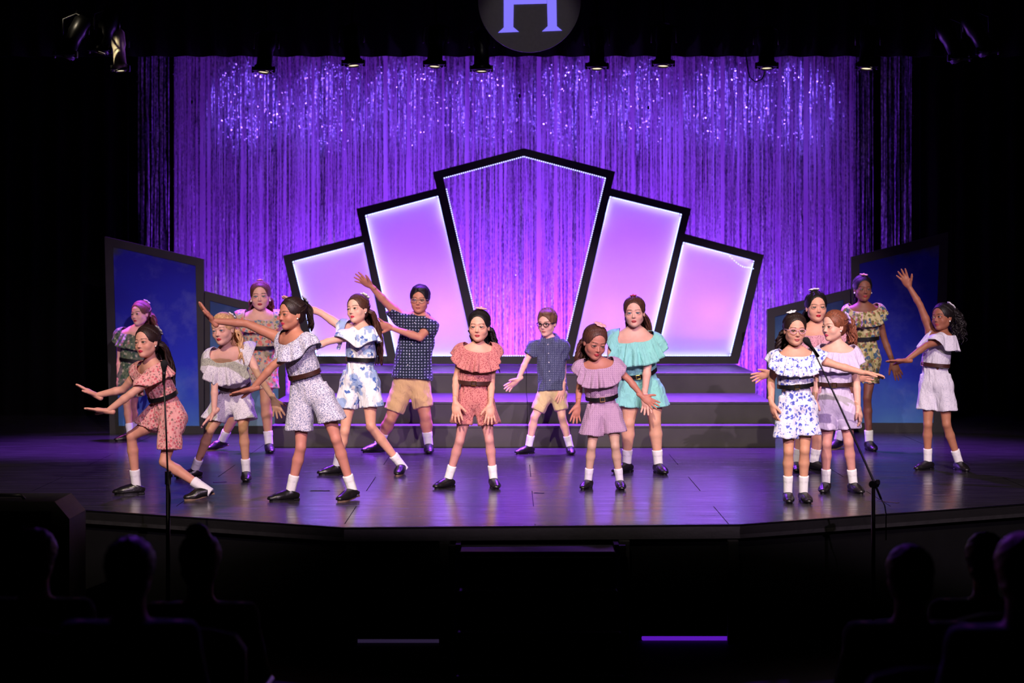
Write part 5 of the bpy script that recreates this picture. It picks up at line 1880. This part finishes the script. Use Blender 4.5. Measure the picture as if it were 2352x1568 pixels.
    head=(2164, 729, 62, -50, 6, 6), neck=(2163, 766, -.01), shR=(2138, 763, .08), shL=(2176, 776, -.09), waist=(2147, 837), pelvis=(2150, 876), hdy=-.01,
    armR=[(2113, 700, .1), (2088, 658, .2), (2075, 634, 0)], armL=[(2126, 794, -.6), (2081, 828, -.2), (2050, 829, 0)], palmR=(-.3, -1, .1), palmL=(-.3, -.2, -1), handR=(1.2, .15), handL=(.4, 0),
    hipR=(2134, 886, .03), hipL=(2168, 886, -.03), kneeR=(2131, 974), kneeL=(2174, 974), footR=(2131, 1058, 1078, -54), footL=(2201, 1056, 1080, 12),
    hemR=.62, hemL=.66, hem=.092, skin=SK_BR, tights=(176, 118, 92), lip=(176, 66, 70), brow=(30, 20, 18), rosy=.5, belt='brown', buckle=-.4, earring=1.0, flutes=13, gaze=-.3,
    hair=dict(kind='curly', col='black', len=.26, n=260, wave=.012, freq=22, steps=24, rad=.0078, tie=(0, -.85, .4)), bow=('white', (.18, -.30, .44), 1.0)),
]
ONLY = None
for sp in PEOPLE:
    if ONLY is None or sp['seed'] in ONLY:
        person(sp)

# ------------------------------------------------------------------ audience in the dark
def viewer(x, y, Y, label, hcol, jmat, seed, seatlabel, bun=False, lean=0.0, turn=0.0):
    rng = np.random.default_rng(seed)
    C = P(x, y, Y)
    zf = -.74
    root = thing('person', label, 'person', (C[0], Y, zf), 'audience seated in the dark')
    yw = math.pi + turn
    M = np.array([nrm(np.cross((0, 0, 1), (math.sin(yw), -math.cos(yw), 0))), (math.sin(yw), -math.cos(yw), 0), (0, 0, 1.0)])
    h = .225
    neck = C + np.array((0, -.02, -.17))
    F = np.array((0, 1.0, 0)); X = np.array((1.0, 0, 0)); Z = np.array((0, 0, 1.0))
    hip = np.array((C[0] + lean, Y - .12, zf + .50))
    sh = [neck + X * s * .175 - Z * .06 for s in (-1, 1)]
    el = [q + np.array((s * .05, .10, -.26)) for q, s in zip(sh, (-1, 1))]
    wr = [q + np.array((-s * .10, .24, -.02)) for q, s in zip(el, (-1, 1))]

    def upper(B, e):
        B.econe(hip, neck - Z * .16, .155 + e, .16 + e, F, .68, .05)
        for s, q, l in zip((-1, 1), sh, el):
            B.cone(neck - Z * .07, q, .06 + e, .058 + e, .05)
            B.cone(q, l, .052 + e, .042 + e, .03)
    B = Field(); upper(B, 0)
    B.cone(neck - Z * .05, C - Z * .05, .055, .052, .03)
    for l, w_ in zip(el, wr):
        B.cone(l, w_, .04, .026, .02); B.cone(w_, w_ + np.array((0, .07, -.01)), .03, .028, .02)
    for s in (-1, 1):
        k0 = hip + np.array((s * .09, 0, -.02)); k1 = k0 + np.array((s * .04, .42, .02)); k2 = np.array((k1[0], k1[1] + .02, zf + .07))
        B.cone(k0, k1, .085, .06, .03); B.cone(k1, k2, .055, .038, .02); B.cone(k2, k2 + np.array((0, .14, -.03)), .038, .032, .02)
    V1, Q1 = B.mesh(.014)
    V2, Q2 = head_field(C, M, h, neck, .052).mesh(.006)
    sk = np.array(lin((190, 140, 118))[:3])
    c2 = face_colors(V2, C, M, h, sk, sk * .7, sk * .3)
    newmesh('body', np.concatenate([V1, V2]), np.concatenate([Q1, Q2 + len(V1)]), M_SKIN, root, True, np.concatenate([np.tile(sk, (len(V1), 1)), c2]))
    T = Field(); upper(T, .014)
    for l, w_ in zip(el, wr):
        T.cone(l, l + (w_ - l) * .85, .053, .042, .02)
    def cut(d, p): return np.maximum(d, (p - neck)[:, 2] - .0)
    V, Q = T.mesh(.014, extra=cut)
    newmesh('jacket', V, Q, jmat, root, True)
    S = Field()
    for s in (-1, 1):
        k0 = hip + np.array((s * .09, 0, -.02)); k1 = k0 + np.array((s * .04, .42, .02)); k2 = np.array((k1[0], k1[1] + .02, zf + .12))
        S.cone(k0, k1, .1, .074, .03); S.cone(k1, k2, .07, .056, .02)
    V, Q = S.mesh(.016); newmesh('trousers', V, Q, M_AUD[2], root, True)
    G = Field()
    w = lambda a, b_, c: C + h * (a * M[0] + b_ * M[1] + c * M[2])
    G.ell(w(0, -.08, .13), np.array((.39, .47, .42)) * h, M, .02)
    G.ell(w(0, -.2, -.12), np.array((.33, .3, .36)) * h, M, .05 * h)
    G.ell(w(0, .46, -.16), np.array((.32, .40, .48)) * h, M, .02 * h, 's')
    if bun:
        G.ell(w(.05, -.1, .56), np.array((.22, .22, .16)) * h, M, .05 * h)
    def gro(d, p):
        q = (p - C) / h
        return d + .012 * h * np.sin(q[:, 0] * 40 + 5 * np.sin(q[:, 2] * 9)) * np.sin(q[:, 2] * 23 + q[:, 1] * 12)
    V, Q = G.mesh(.006, extra=gro)
    mb = MB()
    for i in range(26):
        a = rng.random() * 6.28; el_ = rng.random()
        d0 = nrm(np.array((math.cos(a), math.sin(a), .2 + el_)))
        s0 = w(*(np.array((0, -.08, .13)) + d0 * np.array((.38, .46, .41))))
        mb.tube([s0, s0 + d0 * .012 + rng.normal(0, .006, 3), s0 + d0 * .02 + rng.normal(0, .012, 3)], [.0016, .0012, .0006], 4)
    base = len(V)
    newmesh('hair', np.concatenate([V, np.array(mb.v)]), [tuple(q) for q in Q.tolist()] + [tuple(i + base for i in f) for f in mb.f], HAIR[hcol], root, True)
    # the seat
    t = thing('theatre_seat', seatlabel, 'seat', (hip[0], hip[1] + .1, zf), 'theatre seats in the dark')
    mb = MB(); pts = []
    n = 13
    prof = [(-.24, 0), (-.24, .40), (-.20, .46), (-.1, .485), (0, .49), (.1, .485), (.20, .46), (.24, .40), (.24, 0)]
    mb.prism([(hip[0] + a, zf + .42 + b_) for a, b_ in prof], hip[1] - .24, hip[1] - .17); mb.build('backrest', M_AUD[3], t)
    mb = MB(); mb.bevbox((hip[0], hip[1] + .09, zf + .345), (.46, .46, .08), .02); mb.build('seat', M_AUD[3], t)
    for s in (-1, 1):
        mb = MB(); mb.bevbox((hip[0] + s * .275, hip[1] + .03, zf + .61), (.045, .36, .03), .01); mb.build('armrest', M_METAL, t)
        mb = MB(); mb.bevbox((hip[0] + s * .275, hip[1] - .05, zf + .30), (.035, .22, .60), .01); mb.build('leg', M_METAL, t)


M_AUD = [fabric('dark_jacket', (40, 42, 52)), fabric('patterned_dark_top', (46, 34, 30), [((80, 84, 40), 9, .3, 1, .5)]), fabric('dark_trousers', (24, 24, 30)), plain('dark_seat_cloth', (34, 26, 56), .8)]
viewer(84, 1278, 7.3, 'spectator with short dark hair seated at far left', 'brown', M_AUD[0], 31, 'dark theatre seat at far left under the short-haired spectator')
viewer(300, 1310, 6.1, 'spectator with dark hair seated second from the left', 'black', M_AUD[0], 32, 'dark theatre seat one row back between the two left spectators')
viewer(461, 1288, 7.3, 'spectator with hair piled up and patterned top seated third from the left', 'red', M_AUD[1], 33, 'dark theatre seat under the spectator with piled-up hair', bun=True)
viewer(2086, 1322, 6.6, 'spectator with short hair in dark jacket seated at right below the boom stand', 'boy', M_AUD[0], 34, 'dark theatre seat at right below the boom stand', turn=.2)
viewer(2262, 1284, 7.6, 'spectator with short brown hair seated second from the right edge', 'brown', M_AUD[0], 35, 'dark theatre seat in the nearer row to the stage at far right')
viewer(2348, 1310, 5.5, 'spectator with pale hair cut off by the right edge of the picture', 'blonde', M_AUD[0], 36, 'dark theatre seat cut off by the right edge of the picture')
